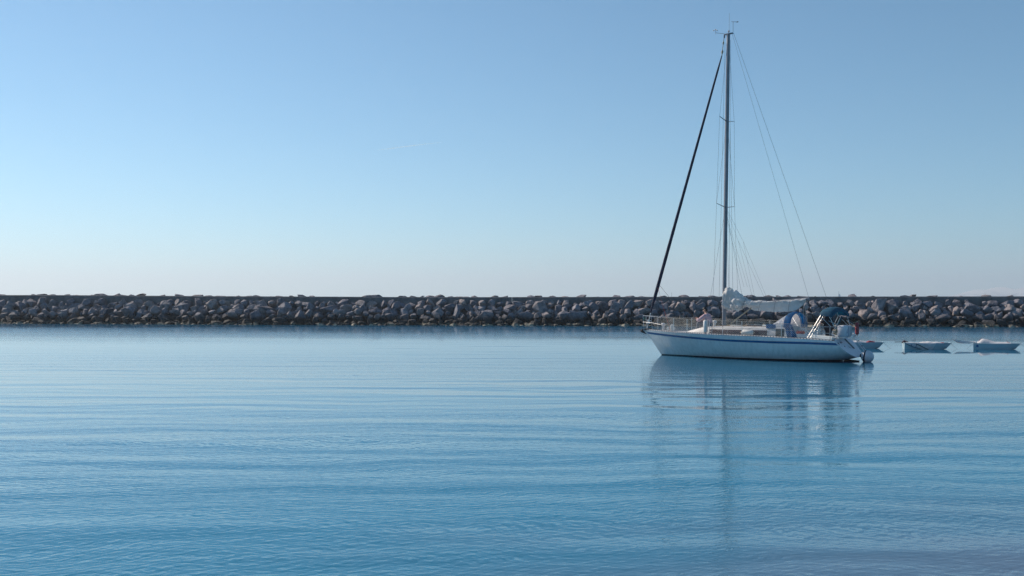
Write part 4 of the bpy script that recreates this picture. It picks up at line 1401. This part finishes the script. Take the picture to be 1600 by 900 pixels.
for i in range(28):
    u0 = .06 + 1.62 * i / 27
    drop = float(np.interp(i / 27, [0, .28, .5, .62, .86, 1], [.10, .42, .62, .95, .95, .80]))
    row = []
    for k in range(9):
        w = k / 8
        p = side_pt(rows, L, max(.02, u0 - .12 * w * (i / 27)), max(0, w * drop), .022 + .012 * mnoise.noise(Vector((u0 * 5, w * 4, 1))))
        row.append(p)
    top_in = row[0] + Vector((0, .22, .05 + .02 * mnoise.noise(Vector((u0 * 4, 0, 4)))))
    rr.append([top_in, row[0] + Vector((0, .02, .035))] + row)
cov = MB().grid(rr).build("draped_cover", M["whitecloth"], t, angle=80)
MB().tube([side_pt(rows, L, .60 + .78 * w, .06 + .86 * w, .045) for w in np.linspace(0, 1, 9)], .020, 5).build("strap", M["rubber"], cov)
MB().tube([side_pt(rows, L, .05 + .95 * w, .10 + .82 * w ** .8, .04) for w in np.linspace(0, 1, 10)], .014, 5).build("strap", M["rubber"], cov)
ringc = [side_pt(rows, L, .50 + .14 * math.cos(a), .27 + .30 * math.sin(a), .045) for a in np.linspace(R(-20), R(200), 12)]
MB().tube(ringc, .015, 5).build("ring_emblem", M["stripe"], cov)
lump(-.08, .30, .10, [.42, .52, .47, .40], .35, 7, .02).build("tied_bundle", mat("maroon_cloth", (.05, .02, .03), .8), t)
MB().tube([(-.48, .0, .40), (.05, .05, .42)], .016, 6).build("tiller", M["rubber"], t)

# dinghy at the edge of the frame with its sail heaped over the stern
t, rows, L = dinghy(1521.0, 545.0, R(-25.5), "pram dinghy with cream sail heaped in a peak, round dark mark on its side", 2.45)
lump(.20, 2.05, .40, [.42, .66, .60, .50, .46, .45, .44, .42], .27, 12, .04).build("heaped_sail", M["whitecloth"], t)
sp_ = MB()
sp_.grid([[Vector((.15, -.15, .42)), Vector((.15, .25, .44))], [Vector((-.35, -.12, .48)), Vector((-.35, .24, .46))], [Vector((-.80, .0, .52)), Vector((-.80, .16, .50))], [Vector((-1.12, .06, .55)), Vector((-1.12, .12, .54))]])
sp_.grid([[Vector((.15, -.15, .42)), Vector((.15, -.12, .38))], [Vector((-.35, -.12, .48)), Vector((-.35, -.10, .32))], [Vector((-.80, .0, .52)), Vector((-.75, .02, .34))], [Vector((-1.12, .06, .55)), Vector((-1.08, .08, .50))]])
sl = sp_.build("overhanging_sail", M["whitecloth"], t)
MB().tube([(-1.15, .06, .56), (-.85, .02, .36), (-.2, -.1, .33)], .012, 5).build("sail_edge", M["red"], sl)
MB().tube([(.22, -.25, .40), (.45, -.1, .66)], .014, 5).build("sail_edge", M["red"], t)
lump(1.72, 2.0, .16, [.40, .46, .42], .30, 3).build("red_bundle", M["red"], t)
MB().lathe([(.001, 0), (.075, .004), (.07, .012), (.001, .014)], tuple(side_pt(rows, L, .22, .42, .004)), (0, -1, -.15), 14).build("round_mark", M["stripe"], t)
MB().tube([(.0, -.3, .33), (-.25, -.35, .12), (-.40, -.36, -.04)], .008, 5).build("mooring_line", M["wire"], t)

# ------------------------------------------------------------------ far sailing boats whose masts show over the wall
def far_boat(px, ytop, Y, label, sail_h):
    X = px2x(px, Y)
    t = empty("distant_sailboat", (X, Y, 0), R(160))
    tag(t, label, "sailboat", "sailing boats far out beyond the breakwater")
    rows = []
    for u, b, z0, z1 in ((-4.5, 1.1, .1, 1.1), (-2, 1.5, -.3, 1.1), (1, 1.4, -.3, 1.2), (3.5, .7, -.1, 1.3), (5, .05, .9, 1.4)):
        rows.append([(u, b, z1), (u, b * .7, z0), (u, -b * .7, z0), (u, -b, z1)])
    m = MB().grid(rows, close=True); m.add(rows[0], [(0, 1, 2, 3)])
    m.build("hull", M["gelcoat"], t)
    zt = py2z(ytop, Y)
    MB().tube([(0, 0, 1), (0, 0, zt)], [.16, .10], 8).build("mast", M["mast"], t)
    MB().tube([(0, 0, 2.4), (-3.6, 0, 2.6)], .10, 6).build("boom", M["mast"], t)
    if sail_h:
        zs = py2z(sail_h, Y)
        MB().add([(-.1, .05, 2.6), (-3.4, .35, 2.8), (-1.2, .2, zs), (-.1, .05, zs)], [(0, 1, 2, 3)]).build("sail", M["sail"], t)
far_boat(1049.5, 457.0, 900, "bare mast of a far boat above the wall between forestay and shrouds", None)
far_boat(1310.5, 455.0, 900, "far boat with small white sail above the wall near the backstay", 459.8)

# thin contrail in the sky
def contrail():
    Yc = 9000
    pts = []
    for px, py in ((590, 234.5), (612, 231.8), (635, 228.8), (660, 225.6), (690, 222.5)):
        pts.append((px2x(px, Yc) , Yc, py2z(py, Yc)))
    m = bpy.data.materials.new("contrail_ice")
    m.use_nodes = True
    N, L = m.node_tree.nodes, m.node_tree.links
    N.remove(N["Principled BSDF"])
    vol = N.new("ShaderNodeVolumePrincipled")
    vol.inputs["Density"].default_value = .04
    vol.inputs["Color"].default_value = (.95, .95, .95, 1)
    L.new(vol.outputs[0], N["Material Output"].inputs["Volume"])
    o = MB().tube(pts, [3, 6, 6, 5, 3], 8).build("contrail", m)
    tag(o, "short faint white contrail high above the breakwater", kind="stuff")
contrail()

# ------------------------------------------------------------------ haze
def haze():
    m = bpy.data.materials.new("sea_haze")
    m.cycles.homogeneous_volume = True
    m.use_nodes = True
    N, L = m.node_tree.nodes, m.node_tree.links
    N.remove(N["Principled BSDF"])
    v = N.new("ShaderNodeVolumePrincipled")
    v.inputs["Color"].default_value = (.79, .86, .91, 1)
    v.inputs["Density"].default_value = 2.0e-4
    v.inputs["Anisotropy"].default_value = 0.32
    L.new(v.outputs[0], N["Material Output"].inputs["Volume"])
    mb = MB()
    mb.box((0, 4750, 198.5), (34000, 19700, 400))
    o = mb.build("haze", m, smooth=False)
    tag(o, "pale sea haze over the whole bay", kind="stuff")
haze()
